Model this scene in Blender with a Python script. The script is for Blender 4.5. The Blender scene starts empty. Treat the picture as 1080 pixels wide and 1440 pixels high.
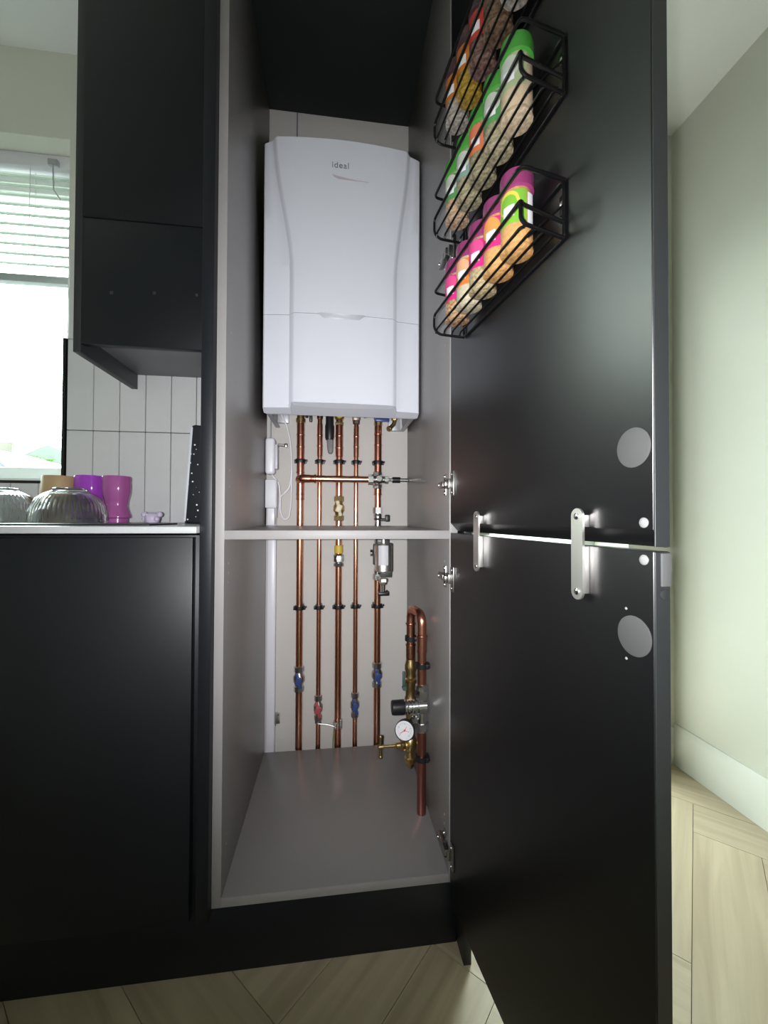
import bpy, bmesh, math, random
from mathutils import Vector, Matrix
random.seed(7)
S = bpy.context.scene
COL = S.collection
PI = math.pi

# ------------------------------------------------------------------ camera
cam_d = bpy.data.cameras.new('camera')
cam = bpy.data.objects.new('camera', cam_d); COL.objects.link(cam)
cam_d.sensor_fit = 'VERTICAL'; cam_d.sensor_height = 24.0
cam_d.lens = 564.264 / 1440 * 24.0
cam_d.clip_start = 0.02; cam_d.clip_end = 200
CR = Vector((0.99212378, -0.12519595, 0.00404751)); CU = Vector((-0.0057637, -0.01334882, 0.99989429)); CF = Vector((0.12512868, 0.99204223, 0.01396527))
CP = Vector((0.2164298, -0.8379588, 0.9320385))
m = Matrix((( CR.x, CU.x, -CF.x, CP.x), (CR.y, CU.y, -CF.y, CP.y), (CR.z, CU.z, -CF.z, CP.z), (0, 0, 0, 1)))
cam.matrix_world = m
S.camera = cam

# ------------------------------------------------------------------ exposure, sky, lights
S.view_settings.view_transform = 'Standard'
S.view_settings.look = 'None'
S.view_settings.gamma = 1.0
S.view_settings.use_curve_mapping = False
S.view_settings.exposure = 0.0
try:
    S.cycles.max_bounces = 10; S.cycles.diffuse_bounces = 4; S.cycles.glossy_bounces = 5
    S.cycles.transmission_bounces = 8; S.cycles.transparent_max_bounces = 16
    S.cycles.sample_clamp_indirect = 6.0; S.cycles.blur_glossy = 0.6
    S.cycles.caustics_refractive = False
except Exception:
    pass
W = bpy.data.worlds.new('overcast_sky'); S.world = W; W.use_nodes = True
wn = W.node_tree.nodes; wl = W.node_tree.links
bg = wn['Background']; bg.inputs['Strength'].default_value = 15.0
tc = wn.new('ShaderNodeTexCoord'); sx = wn.new('ShaderNodeSeparateXYZ'); rp = wn.new('ShaderNodeValToRGB')
wl.new(tc.outputs['Generated'], sx.inputs[0]); wl.new(sx.outputs['Z'], rp.inputs[0]); wl.new(rp.outputs[0], bg.inputs['Color'])
rp.color_ramp.elements[0].color = (0.92, 1.0, 0.90, 1); rp.color_ramp.elements[0].position = 0.0
rp.color_ramp.elements[1].color = (0.86, 0.94, 1.0, 1); rp.color_ramp.elements[1].position = 0.7

XL_ = -2.40
def portal(name, loc, sx_, sz_):
    l = bpy.data.lights.new(name, 'AREA'); l.shape = 'RECTANGLE'; l.size = sx_; l.size_y = sz_
    l.cycles.is_portal = True
    o = bpy.data.objects.new(name, l); COL.objects.link(o); o.location = loc
    o.rotation_euler = (-PI/2, 0, 0)      # faces -y, into the room
    return o
portal('window_portal', (-1.465, 0.80, 1.60), 1.66, 1.10)
portal('glazing_portal', (1.055, 0.86, 0.99), 0.56, 1.98)

# the phone's own torch, beside the lens
tl = bpy.data.lights.new('phone_torch', 'SPOT'); tl.energy = 60.0; tl.shadow_soft_size = 0.006
tl.spot_size = math.radians(128); tl.spot_blend = 1.0; tl.color = (0.97, 0.98, 1.0)
to = bpy.data.objects.new('phone_torch', tl); COL.objects.link(to)
to.matrix_world = Matrix.Translation(CP + CR*(-0.022) + CU*0.004 - CF*0.004) @ m.to_3x3().to_4x4() @ Matrix.Rotation(math.radians(7), 4, 'X')   # tipped up a little

# ------------------------------------------------------------------ materials
MATS = {}
def mat(name, col, rough=0.5, metal=0.0, var=0.0, scale=8.0, bump=0.0, bscale=60.0, trans=0.0, ior=1.45, coat=0.0, emit=None, spec=0.5, stretch=None, alpha=1.0):
    if name in MATS: return MATS[name]
    mt = bpy.data.materials.new(name); mt.use_nodes = True
    n = mt.node_tree.nodes; l = mt.node_tree.links; b = n['Principled BSDF']
    b.inputs['Base Color'].default_value = (*col, 1); b.inputs['Roughness'].default_value = rough
    b.inputs['Metallic'].default_value = metal; b.inputs['Transmission Weight'].default_value = trans
    b.inputs['IOR'].default_value = ior; b.inputs['Coat Weight'].default_value = coat
    b.inputs['Specular IOR Level'].default_value = spec; b.inputs['Alpha'].default_value = alpha
    t = n.new('ShaderNodeTexCoord'); src = t.outputs['Object']
    if stretch:
        mp = n.new('ShaderNodeMapping'); mp.inputs['Scale'].default_value = stretch
        l.new(src, mp.inputs[0]); src = mp.outputs[0]
    if var > 0:
        nz = n.new('ShaderNodeTexNoise'); nz.inputs['Scale'].default_value = scale; nz.inputs['Detail'].default_value = 5
        l.new(src, nz.inputs['Vector'])
        mr = n.new('ShaderNodeMapRange'); mr.inputs['From Min'].default_value = 0.3; mr.inputs['From Max'].default_value = 0.7
        mr.inputs['To Min'].default_value = 1 - var; mr.inputs['To Max'].default_value = 1 + var
        l.new(nz.outputs['Fac'], mr.inputs['Value'])
        vm = n.new('ShaderNodeVectorMath'); vm.operation = 'SCALE'; vm.inputs[0].default_value = col
        l.new(mr.outputs[0], vm.inputs['Scale']); l.new(vm.outputs[0], b.inputs['Base Color'])
    if bump > 0:
        nb = n.new('ShaderNodeTexNoise'); nb.inputs['Scale'].default_value = bscale; nb.inputs['Detail'].default_value = 3
        l.new(src, nb.inputs['Vector'])
        bp = n.new('ShaderNodeBump'); bp.inputs['Strength'].default_value = bump; bp.inputs['Distance'].default_value = 0.001
        l.new(nb.outputs['Fac'], bp.inputs['Height']); l.new(bp.outputs[0], b.inputs['Normal'])
    MATS[name] = mt
    return mt

def pane_mat():
    mt = bpy.data.materials.new('window_glass'); mt.use_nodes = True
    n = mt.node_tree.nodes; l = mt.node_tree.links
    n.remove(n['Principled BSDF'])
    tr = n.new('ShaderNodeBsdfTransparent'); gl = n.new('ShaderNodeBsdfGlossy'); fr = n.new('ShaderNodeFresnel'); mx = n.new('ShaderNodeMixShader')
    tr.inputs[0].default_value = (0.95, 0.985, 0.965, 1); gl.inputs['Roughness'].default_value = 0.02; fr.inputs[0].default_value = 1.45
    ge = n.new('ShaderNodeNewGeometry'); mr = n.new('ShaderNodeMapRange')      # thin sheet: same reflectance from either side
    mr.inputs['To Min'].default_value = 1.45; mr.inputs['To Max'].default_value = 1/1.45
    l.new(ge.outputs['Backfacing'], mr.inputs['Value']); l.new(mr.outputs[0], fr.inputs[0])
    l.new(fr.outputs[0], mx.inputs[0]); l.new(tr.outputs[0], mx.inputs[1]); l.new(gl.outputs[0], mx.inputs[2])
    l.new(mx.outputs[0], n['Material Output'].inputs['Surface'])
    return mt

def wood_mat():
    mt = bpy.data.materials.new('light_oak'); mt.use_nodes = True
    n = mt.node_tree.nodes; l = mt.node_tree.links; b = n['Principled BSDF']
    t = n.new('ShaderNodeTexCoord'); oi = n.new('ShaderNodeObjectInfo')
    mp = n.new('ShaderNodeMapping'); mp.inputs['Scale'].default_value = (1.6, 22, 6)
    ad = n.new('ShaderNodeVectorMath'); ad.operation = 'ADD'
    sc = n.new('ShaderNodeMath'); sc.operation = 'MULTIPLY'; sc.inputs[1].default_value = 37.0
    l.new(oi.outputs['Random'], sc.inputs[0]); l.new(t.outputs['Object'], ad.inputs[0]); l.new(sc.outputs[0], ad.inputs[1])
    l.new(ad.outputs[0], mp.inputs[0])
    nz = n.new('ShaderNodeTexNoise'); nz.inputs['Scale'].default_value = 1.0; nz.inputs['Detail'].default_value = 6; nz.inputs['Distortion'].default_value = 1.2
    l.new(mp.outputs[0], nz.inputs['Vector'])
    cr = n.new('ShaderNodeValToRGB'); cr.color_ramp.elements[0].position = 0.3; cr.color_ramp.elements[0].color = (0.40, 0.32, 0.215, 1)
    cr.color_ramp.elements[1].position = 0.62; cr.color_ramp.elements[1].color = (0.53, 0.44, 0.31, 1)
    l.new(nz.outputs['Fac'], cr.inputs[0])
    hs = n.new('ShaderNodeHueSaturation'); mr = n.new('ShaderNodeMapRange'); mr.inputs['To Min'].default_value = 0.93; mr.inputs['To Max'].default_value = 1.06
    l.new(oi.outputs['Random'], mr.inputs[0]); l.new(mr.outputs[0], hs.inputs['Value']); l.new(cr.outputs[0], hs.inputs['Color'])
    l.new(hs.outputs[0], b.inputs['Base Color']); b.inputs['Roughness'].default_value = 0.45
    bp = n.new('ShaderNodeBump'); bp.inputs['Strength'].default_value = 0.15; bp.inputs['Distance'].default_value = 0.001
    l.new(nz.outputs['Fac'], bp.inputs['Height']); l.new(bp.outputs[0], b.inputs['Normal'])
    return mt

def speckle_mat():
    mt = bpy.data.materials.new('speckled_black'); mt.use_nodes = True
    n = mt.node_tree.nodes; l = mt.node_tree.links; b = n['Principled BSDF']
    t = n.new('ShaderNodeTexCoord'); v = n.new('ShaderNodeTexVoronoi'); v.inputs['Scale'].default_value = 75
    l.new(t.outputs['Object'], v.inputs['Vector'])
    cr = n.new('ShaderNodeValToRGB'); cr.color_ramp.interpolation = 'CONSTANT'
    cr.color_ramp.elements[0].color = (0.75, 0.75, 0.78, 1); cr.color_ramp.elements[1].position = 0.17; cr.color_ramp.elements[1].color = (0.012, 0.013, 0.018, 1)
    l.new(v.outputs['Distance'], cr.inputs[0]); l.new(cr.outputs[0], b.inputs['Base Color']); b.inputs['Roughness'].default_value = 0.35
    return mt

def spice_mat(name, c1, c2, sc=230):
    if name in MATS: return MATS[name]
    mt = bpy.data.materials.new(name); mt.use_nodes = True
    n = mt.node_tree.nodes; l = mt.node_tree.links; b = n['Principled BSDF']
    t = n.new('ShaderNodeTexCoord'); v = n.new('ShaderNodeTexNoise'); v.inputs['Scale'].default_value = sc; v.inputs['Detail'].default_value = 4
    l.new(t.outputs['Object'], v.inputs['Vector'])
    cr = n.new('ShaderNodeValToRGB'); cr.color_ramp.elements[0].position = 0.35; cr.color_ramp.elements[1].position = 0.65
    cr.color_ramp.elements[0].color = (*[v_*.55 for v_ in c1], 1); cr.color_ramp.elements[1].color = (*[v_*.62 for v_ in c2], 1)
    l.new(v.outputs['Fac'], cr.inputs[0]); l.new(cr.outputs[0], b.inputs['Base Color'])
    b.inputs['Roughness'].default_value = 0.6; b.inputs['Coat Weight'].default_value = 1.0; b.inputs['Coat Roughness'].default_value = 0.05
    MATS[name] = mt
    return mt

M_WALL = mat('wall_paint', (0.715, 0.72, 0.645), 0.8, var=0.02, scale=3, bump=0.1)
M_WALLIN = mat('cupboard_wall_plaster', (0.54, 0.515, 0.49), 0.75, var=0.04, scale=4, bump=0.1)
M_CEIL = mat('ceiling_paint', (0.86, 0.86, 0.84), 0.85, var=0.02, scale=2)
M_TRIM = mat('white_gloss_trim', (0.74, 0.75, 0.70), 0.35, var=0.02)
M_UPVC = mat('upvc_white', (0.78, 0.82, 0.80), 0.3, var=0.01)
M_PANE = pane_mat()
M_WOOD = wood_mat()
M_SUB = mat('floor_joint', (0.24, 0.18, 0.12), 0.8, var=0.1)
M_TILE = mat('grey_tile', (0.60, 0.60, 0.605), 0.28, var=0.05, scale=5)
M_GROUT = mat('dark_grout', (0.10, 0.10, 0.10), 0.8, var=0.1)
M_BLK = mat('black_laminate', (0.0060, 0.0070, 0.0100), 0.42, var=0.10, scale=6, bump=0.05, spec=0.42)
M_BLKIN = mat('black_door_back', (0.003, 0.003, 0.0035), 0.34, var=0.08, scale=5, bump=0.05, spec=1.0)
M_BLKEDGE = mat('black_edge', (0.026, 0.028, 0.030), 0.45, var=0.05)
M_GREY = mat('grey_carcass', (0.215, 0.202, 0.200), 0.33, var=0.05, scale=3, bump=0.05, spec=0.5)
M_GREYEDGE = mat('pale_edge_banding', (0.25, 0.235, 0.235), 0.5, var=0.03)
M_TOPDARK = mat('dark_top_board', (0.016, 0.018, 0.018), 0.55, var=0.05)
M_QUARTZ = mat('pale_worktop', (0.42, 0.43, 0.44), 0.25, var=0.04, scale=20)
M_BOIL = mat('boiler_white', (0.645, 0.655, 0.72), 0.28, var=0.01)
M_BOILD = mat('boiler_grey_steel', (0.42, 0.43, 0.46), 0.4, metal=0.3, var=0.03)
M_PLAST = mat('white_plastic', (0.72, 0.71, 0.76), 0.35, var=0.01)
M_COP = mat('copper', (0.80, 0.40, 0.27), 0.24, metal=1.0, var=0.12, scale=14, stretch=(1, 1, .25))
M_COPD = mat('dull_copper', (0.62, 0.27, 0.19), 0.27, metal=1.0, var=0.15, scale=14, stretch=(1, 1, .25))
M_BRASS = mat('brass', (0.70, 0.52, 0.25), 0.28, metal=1.0, var=0.10, scale=30)
M_CHROME = mat('chrome', (0.74, 0.74, 0.76), 0.16, metal=1.0, var=0.03, scale=20)
M_NICK = mat('dull_nickel', (0.55, 0.54, 0.52), 0.3, metal=1.0, var=0.06, scale=25)
M_HINGE = mat('hinge_steel', (0.34, 0.33, 0.32), 0.33, metal=1.0, var=0.1, scale=60)
M_BRUSH = mat('brushed_steel', (0.78, 0.75, 0.72), 0.42, metal=1.0, var=0.06, scale=40, stretch=(1, 1, .05))
M_RUB = mat('black_plastic', (0.010, 0.010, 0.012), 0.4, var=0.05)
M_WIRE = mat('black_wire', (0.003, 0.003, 0.0035), 0.35, var=0.05, spec=0.3)
M_BLUE = mat('blue_lever', (0.035, 0.06, 0.20), 0.35, var=0.05)
M_RED = mat('red_lever', (0.36, 0.07, 0.08), 0.35, var=0.05)
M_YEL = mat('yellow_gas_tape', (0.62, 0.43, 0.05), 0.45, var=0.06)
M_DISC = mat('grey_cover_disc', (0.06, 0.06, 0.06), 0.6, var=0.05)
M_BUMP = mat('clear_bumper', (0.22, 0.22, 0.22), 0.3, var=0.02)
M_HOLE = mat('dark_hole', (0.35, 0.33, 0.31), 0.6, var=0.05)
M_CLEAR = mat('clear_glass', (0.97, 0.98, 1.0), 0.03, trans=.95, ior=1.42)
M_TUBE = mat('smoky_clear_tube', (0.45, 0.45, 0.47), 0.2, trans=0.6, ior=1.3)
M_PUR = mat('purple_glass', (0.50, 0.09, 0.70), 0.12, trans=0.35, ior=1.3, var=0.05)
M_PNK = mat('mauve_glass', (0.55, 0.15, 0.45), 0.12, trans=0.35, ior=1.3, var=0.05)
M_LIL = mat('lilac_glass', (0.72, 0.62, 0.82), 0.12, trans=0.35, ior=1.3, var=0.03)
M_TAN = mat('tan_ceramic', (0.46, 0.32, 0.17), 0.5, var=0.06)
M_SPECK = speckle_mat()
M_LITEDGE = mat('lit_board_edge', (0.55, 0.57, 0.62), 0.5, var=0.03)
M_WHITE = mat('white_print', (0.66, 0.66, 0.69), 0.5, var=0.02)
M_INK = mat('grey_print', (0.16, 0.16, 0.18), 0.5, var=0.02)
M_SLAT = mat('green_lit_slat', (0.36, 0.43, 0.36), 0.4, var=0.02)  # green tint of the light at the window put into the slat colour

# ------------------------------------------------------------------ mesh helpers
class MB:
    def __init__(s): s.b = bmesh.new()
    def _x(s, vs, mtx):
        if mtx is not None:
            for v in vs: v.co = mtx @ v.co
    def box(s, x0, x1, y0, y1, z0, z1, bev=0.0, mtx=None, seg=2):
        b2 = bmesh.new()
        bmesh.ops.create_cube(b2, size=1.0)
        for v in b2.verts:
            v.co = Vector(((x0+x1)/2 + v.co.x*(x1-x0), (y0+y1)/2 + v.co.y*(y1-y0), (z0+z1)/2 + v.co.z*(z1-z0)))
        if bev > 0: bmesh.ops.bevel(b2, geom=b2.edges[:], offset=bev, segments=seg, affect='EDGES', profile=0.5)
        s._join(b2, mtx); return s
    def _join(s, b2, mtx=None):
        if mtx is not None: bmesh.ops.transform(b2, matrix=mtx, verts=b2.verts[:])
        me = bpy.data.meshes.new('tmp'); b2.to_mesh(me); b2.free(); s.b.from_mesh(me); bpy.data.meshes.remove(me)
    def lathe(s, prof, base=(0, 0, 0), axis=(0, 0, 1), n=24, close=True, flute=0.0, fn=0):
        # prof: list of (radius, height)
        ax = Vector(axis).normalized(); q = Vector((0, 0, 1)).rotation_difference(ax).to_matrix(); base = Vector(base)
        rings = []
        for r, h in prof:
            ring = []
            for i in range(n):
                a = 2*PI*i/n
                rr = r*(1 + (flute*math.cos(fn*a) if fn else 0))
                ring.append(s.b.verts.new(base + q @ Vector((rr*math.cos(a), rr*math.sin(a), h))))
            rings.append(ring)
        for k in range(len(rings)-1):
            for i in range(n):
                j = (i+1) % n
                s.b.faces.new((rings[k][i], rings[k][j], rings[k+1][j], rings[k+1][i]))
        if close:
            s.b.faces.new(rings[0][::-1]); s.b.faces.new(rings[-1])
        return s
    def cyl(s, a, b, r, n=20, r2=None):
        a = Vector(a); b = Vector(b); L = (b-a).length
        return s.lathe([(r, 0), (r if r2 is None else r2, L)], a, (b-a), n)
    def tube(s, pts, r, n=12, rad=0.0, seg=6, closed=False, cap=True):
        P = [Vector(p) for p in pts]
        if rad > 0:
            Q = []
            rng = range(len(P)) if closed else range(1, len(P)-1)
            if not closed: Q.append(P[0])
            for i in rng:
                p0, p1, p2 = P[i-1], P[i], P[(i+1) % len(P)]
                d0 = (p0-p1); d2 = (p2-p1); rr = min(rad, d0.length*.49, d2.length*.49)
                a = p1 + d0.normalized()*rr; c = p1 + d2.normalized()*rr
                for k in range(seg+1):
                    t = k/seg
                    Q.append(a*(1-t)**2 + p1*2*t*(1-t) + c*t*t)
            if not closed: Q.append(P[-1])
            P = Q
        # drop duplicates
        R = [P[0]]
        for p in P[1:]:
            if (p-R[-1]).length > 1e-6: R.append(p)
        P = R; N = len(P)
        t0 = (P[1]-P[0]).normalized(); up = Vector((0, 0, 1)) if abs(t0.z) < .9 else Vector((1, 0, 0))
        u = t0.cross(up).normalized(); rings = []
        for i in range(N):
            if closed: t = (P[(i+1) % N]-P[i-1]).normalized()
            else: t = (P[min(i+1, N-1)]-P[max(i-1, 0)]).normalized()
            u = (u - t*u.dot(t)).normalized(); v = t.cross(u)
            rings.append([s.b.verts.new(P[i] + (u*math.cos(2*PI*k/n) + v*math.sin(2*PI*k/n))*r) for k in range(n)])
        for i in range(N if closed else N-1):
            a = rings[i]; b = rings[(i+1) % N]
            for k in range(n):
                s.b.faces.new((a[k], a[(k+1) % n], b[(k+1) % n], b[k]))
        if not closed and cap:
            s.b.faces.new(rings[0][::-1]); s.b.faces.new(rings[-1])
        return s
    def hexa(s, a, b, r):
        return s.cyl(a, b, r, n=6)
    def ball(s, c, r, sc=(1, 1, 1), n=16):
        b2 = bmesh.new(); bmesh.ops.create_uvsphere(b2, u_segments=n, v_segments=max(6, n//2), radius=r)
        s._join(b2, Matrix.Translation(Vector(c)) @ Matrix.Diagonal((*sc, 1))); return s
    def poly(s, pts, z0, z1):
        lo = [s.b.verts.new((p[0], p[1], z0)) for p in pts]; hi = [s.b.verts.new((p[0], p[1], z1)) for p in pts]
        n = len(pts); s.b.faces.new(lo[::-1]); s.b.faces.new(hi)
        for i in range(n): s.b.faces.new((lo[i], lo[(i+1) % n], hi[(i+1) % n], hi[i]))
        return s
    def out(s, name, mt, parent=None, smooth=True, recalc=True):
        if recalc: bmesh.ops.recalc_face_normals(s.b, faces=s.b.faces[:])
        me = bpy.data.meshes.new(name); s.b.to_mesh(me); s.b.free()
        me.materials.append(mt)
        if smooth:
            for p in me.polygons: p.use_smooth = True
            me.set_sharp_from_angle(angle=math.radians(35))
        o = bpy.data.objects.new(name, me); COL.objects.link(o)
        if parent is not None: o.parent = parent
        return o

def tag(o, label=None, cat=None, group=None, kind=None):
    if label: o['label'] = label
    if cat: o['category'] = cat
    if group: o['group'] = group
    if kind: o['kind'] = kind
    return o
def thing(name, label, cat, loc=(0, 0, 0), rz=0.0, group=None):
    o = bpy.data.objects.new(name, None); COL.objects.link(o); o.empty_display_size = .05
    o.location = loc; o.rotation_euler = (0, 0, rz)
    return tag(o, label, cat, group)
def struct(o): o['kind'] = 'structure'; return o
def relabel_origin(o, pos):
    # move a mesh's origin to pos, geometry stays
    me = o.data; me.transform(Matrix.Translation(-Vector(pos))); o.location = pos
    return o

# ------------------------------------------------------------------ room shell
XL, XR, YB, YF, ZC = -2.40, 1.52, 0.56, -3.40, 2.43
WT = 0.30                       # thickness of the outer wall
WX0, WX1, WZ0, WZ1 = -2.30, -0.635, 1.045, 2.150     # kitchen window opening
GX0, GX1, GZ1 = 0.78, 1.33, 1.98                     # glazed opening behind the open doors

# floor slab and herringbone planks
fl = struct(MB().box(XL, XR, YF, YB, -0.12, -0.004).out('floor', M_SUB))
def clip_poly(poly, x0, x1, y0, y1):
    def cl(P, f, ins):
        R = []
        for i in range(len(P)):
            a, b = P[i-1], P[i]; ia, ib = ins(a), ins(b)
            if ia != ib: R.append(f(a, b))
            if ib: R.append(b)
        return R
    for ax, v, sg in ((0, x0, 1), (0, x1, -1), (1, y0, 1), (1, y1, -1)):
        if not poly: break
        ins = lambda p: (p[ax]-v)*sg >= 0
        def f(a, b):
            t = (v-a[ax])/(b[ax]-a[ax]); return (a[0]+t*(b[0]-a[0]), a[1]+t*(b[1]-a[1]))
        poly = cl(poly, f, ins)
    return poly
PW, PL, GAP = 0.15, 0.60, 0.0007
ang = PI/4; ca, sa = math.cos(ang), math.sin(ang)
def plank(u0, v0, lu, lv, tilt):
    pts = [(u0+GAP, v0+GAP), (u0+lu-GAP, v0+GAP), (u0+lu-GAP, v0+lv-GAP), (u0+GAP, v0+lv-GAP)]
    wp = [(0.967 + ca*u - sa*v, -0.072 + sa*u + ca*v) for u, v in pts]
    wp = clip_poly(wp, XL+.002, XR-.004, -2.1, YB-.002)
    if len(wp) < 3: return
    A = sum(wp[i-1][0]*wp[i][1]-wp[i][0]*wp[i-1][1] for i in range(len(wp)))/2
    if abs(A) < 0.0008: return
    cx = sum(p[0] for p in wp)/len(wp); cy = sum(p[1] for p in wp)/len(wp)
    if cx < -1.3 or cx > 1.7: return
    # local frame: x along the plank
    a2 = ang + (PI/2 if tilt else 0)
    c2, s2 = math.cos(a2), math.sin(a2)
    lp = [((p[0]-cx)*c2 + (p[1]-cy)*s2, -(p[0]-cx)*s2 + (p[1]-cy)*c2) for p in wp]
    o = MB().poly(lp, -0.004, 0.0).out('plank', M_WOOD, fl, smooth=False)
    o.location = (cx, cy, random.uniform(-.0003, 0)); o.rotation_euler = (0, 0, a2)
K = 4                          # plank length / width
for i in range(-14, 15):
    for j in range(-5, 6):
        # herringbone: pairs step diagonally
        ou = i*PW + j*PL*1.0; ov = i*PW - j*PL*1.0
        plank(ou, ov, PL, PW, False)
        plank(ou, ov+PW, PW, PL, True)

# ceiling
struct(MB().box(XL, XR, YF, YB, ZC, ZC+.1).out('ceiling', M_CEIL))
# back (outer) wall with its two openings
w = MB()
y0, y1 = YB, YB+WT
w.box(XL, WX0, y0, y1, 0, ZC); w.box(WX0, WX1, y0, y1, 0, WZ0); w.box(WX0, WX1, y0, y1, WZ1, ZC)
w.box(WX1, GX0, y0, y1, 0, ZC); w.box(GX0, GX1, y0, y1, GZ1, ZC); w.box(GX1, XR, y0, y1, 0, ZC)
wb = struct(w.out('wall_back', M_WALL, smooth=False))
# plaster inside the cupboard is warmer: a lining sheet on the wall
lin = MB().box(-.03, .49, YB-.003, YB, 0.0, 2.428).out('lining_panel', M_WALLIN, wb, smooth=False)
# thin joint in the wall lining above the boiler
MB().box(.083, .087, YB-.0045, YB-.002, 1.97, 2.42).out('joint_strip', mat('joint_grey', (.14, .15, .17), .6, var=.05), wb)
struct(MB().box(XR, XR+.12, YF, YB+WT, 0, ZC).out('wall_right', M_WALL, smooth=False))
struct(MB().box(XL-.12, XL, YF, YB+WT, 0, ZC).out('wall_left', M_WALL, smooth=False))
struct(MB().box(XL, XR, YF-.12, YF, 0, ZC).out('wall_front', M_WALL, smooth=False))
# skirting on the right wall with a chamfered top
sk = MB(); prof = [(XR, 0), (XR-.016, 0), (XR-.016, .125), (XR-.010, .138), (XR-.006, .15), (XR, .15)]
b = sk.b
lo = [b.verts.new((p[0], YF, p[1])) for p in prof]; hi = [b.verts.new((p[0], YB, p[1])) for p in prof]
b.faces.new(lo); b.faces.new(hi[::-1])
for i in range(len(prof)): b.faces.new((lo[i], lo[(i+1) % len(prof)], hi[(i+1) % len(prof)], hi[i]))
struct(sk.out('baseboard_right', M_TRIM))
struct(MB().box(GX1, XR-.016, YB-.014, YB, 0, .14, .002).out('baseboard_back', M_TRIM))

# tiles, stacked vertically, on the wall between worktop and wall unit
TP, TZ = 0.0785, 1.2065
gb = MB().box(-1.9, -.026, YB-.004, YB, .914, WZ0-.006)
gb.box(WX1+.006, -.026, YB-.004, YB, WZ0-.006, TZ+.581)
gr = gb.out('grout_bed', M_GROUT, wb, smooth=False)
tile_cache = {}
def tile(x0, x1, z0, z1):
    key = (round(x1-x0, 4), round(z1-z0, 4))
    if key not in tile_cache:
        o = MB().box(-(x1-x0)/2, (x1-x0)/2, -.004, .004, -(z1-z0)/2, (z1-z0)/2, .0014, seg=1).out('tile', M_TILE, wb)
        tile_cache[key] = o
    else:
        o = tile_cache[key].copy(); COL.objects.link(o); o.parent = wb
    o.location = ((x0+x1)/2, YB-.0075 + random.uniform(-.0002, .0002), (z0+z1)/2)
g = .0012
for k in range(-17, 5):
    xa = -0.5485 + (k-1)*TP + TP; xb = xa + TP
    xa2, xb2 = xa+g, min(xb-g, -.026)
    if xb2-xa2 < .01: continue
    if xa >= WX1-.02:
        if xa2 < WX1+.006: xa2 = WX1+.006
        tile(xa2, xb2, .914, TZ-g); tile(xa2, xb2, TZ+g, TZ+.29); tile(xa2, xb2, TZ+.29+2*g, TZ+.58)
    else:
        tile(xa2, xb2, .914, WZ0-.006)
# black tile trim round the window
tr = MB()
tr.box(WX1-.004, WX1+.005, YB-.013, YB+.004, WZ0-.004, 1.50)  # upright cut short: window glare put into its length
struct(tr.out('trim_1', M_RUB))
struct(MB().box(WX0, WX1+.005, YB-.013, YB+.004, WZ0-.010, WZ0-.001).out('trim_2', M_RUB))

# ------------------------------------------------------------------ kitchen window
def window(name, x0, x1, z0, z1, y, mull=(), fr=.055):
    f = MB()
    f.box(x0, x1, y, y+.06, z0, z0+fr, .004); f.box(x0, x1, y, y+.06, z1-fr, z1, .004)
    f.box(x0, x0+fr, y, y+.06, z0, z1, .004); f.box(x1-fr, x1, y, y+.06, z0, z1, .004)
    for q in mull: f.box(q-.03, q+.03, y, y+.06, z0, z1, .004)
    o = struct(f.out(name, M_UPVC))
    MB().box(x0+fr*.7, x1-fr*.7, y+.028, y+.034, z0+fr*.7, z1-fr*.7).out('glass_pane', M_PANE, o, smooth=False)
    return o
wi = window('window_1', WX0, WX1, WZ0, WZ1, YB+.17, fr=.060)
MB().box(WX0, WX1, YB+.006, YB+.17, WZ0-.001, WZ0+.008, .001).out('window_sill', M_UPVC, wi)
wi2 = window('window_2', GX0, GX1, 0, GZ1, YB+.20, fr=.055)
wh = MB(); wh.box(-.012, .012, -.03, .0, -.07, -.05, .003); 
h_ = MB().box(1.33, 1.35, YB+.17, YB+.2, .98, 1.12, .004).out('door_handle', M_CHROME, wi2)

# venetian blind inside the recess
bx0, bx1, by = WX0+.02, WX1-.012, YB+.085
bl = thing('venetian_blind', 'white venetian blind half lowered in the kitchen window left of the black units', 'blind', ((bx0+bx1)/2, by, 2.13))
def loc(o, par):
    o.parent = par; o.matrix_parent_inverse = Matrix.Identity(4)
    o.data.transform(Matrix.Translation(-par.location)); return o
loc(MB().box(bx0, bx1, by-.02, by+.02, 2.105, 2.148, .003).out('headrail', M_PLAST), bl)
z = 2.085; sl0 = None; k = 0
while z > 1.755:
    tilt = math.radians(13)
    if sl0 is None:
        sm = MB(); hw = .0125
        prof = [(-hw, -.0010), (-hw*.5, .0012), (0, .0020), (hw*.5, .0012), (hw, -.0010)]
        up_ = [[sm.b.verts.new((sx_, p[0], p[1])) for p in prof] for sx_ in ((bx0-bx1)/2+.004, (bx1-bx0)/2-.004)]
        dn_ = [[sm.b.verts.new((sx_, p[0], p[1]-.0006)) for p in prof] for sx_ in ((bx0-bx1)/2+.004, (bx1-bx0)/2-.004)]
        for i in range(4):
            sm.b.faces.new((up_[0][i], up_[0][i+1], up_[1][i+1], up_[1][i])); sm.b.faces.new((dn_[0][i], dn_[1][i], dn_[1][i+1], dn_[0][i+1]))
        sm.b.faces.new((up_[0][0], up_[1][0], dn_[1][0], dn_[0][0])); sm.b.faces.new((up_[0][4], dn_[0][4], dn_[1][4], up_[1][4]))
        sl0 = sm.out('slat', M_SLAT, bl); s_ = sl0
    else:
        s_ = sl0.copy(); COL.objects.link(s_); s_.parent = bl
    s_.location = (0, 0, z-2.13); s_.rotation_euler = (tilt, 0, 0)
    z -= .0335; k += 1
loc(MB().box(bx0, bx1, by-.014, by+.014, 1.715, 1.742, .004).out('bottom_rail', mat('blind_rail', (.42, .46, .47), .4, var=.03)), bl)
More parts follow.
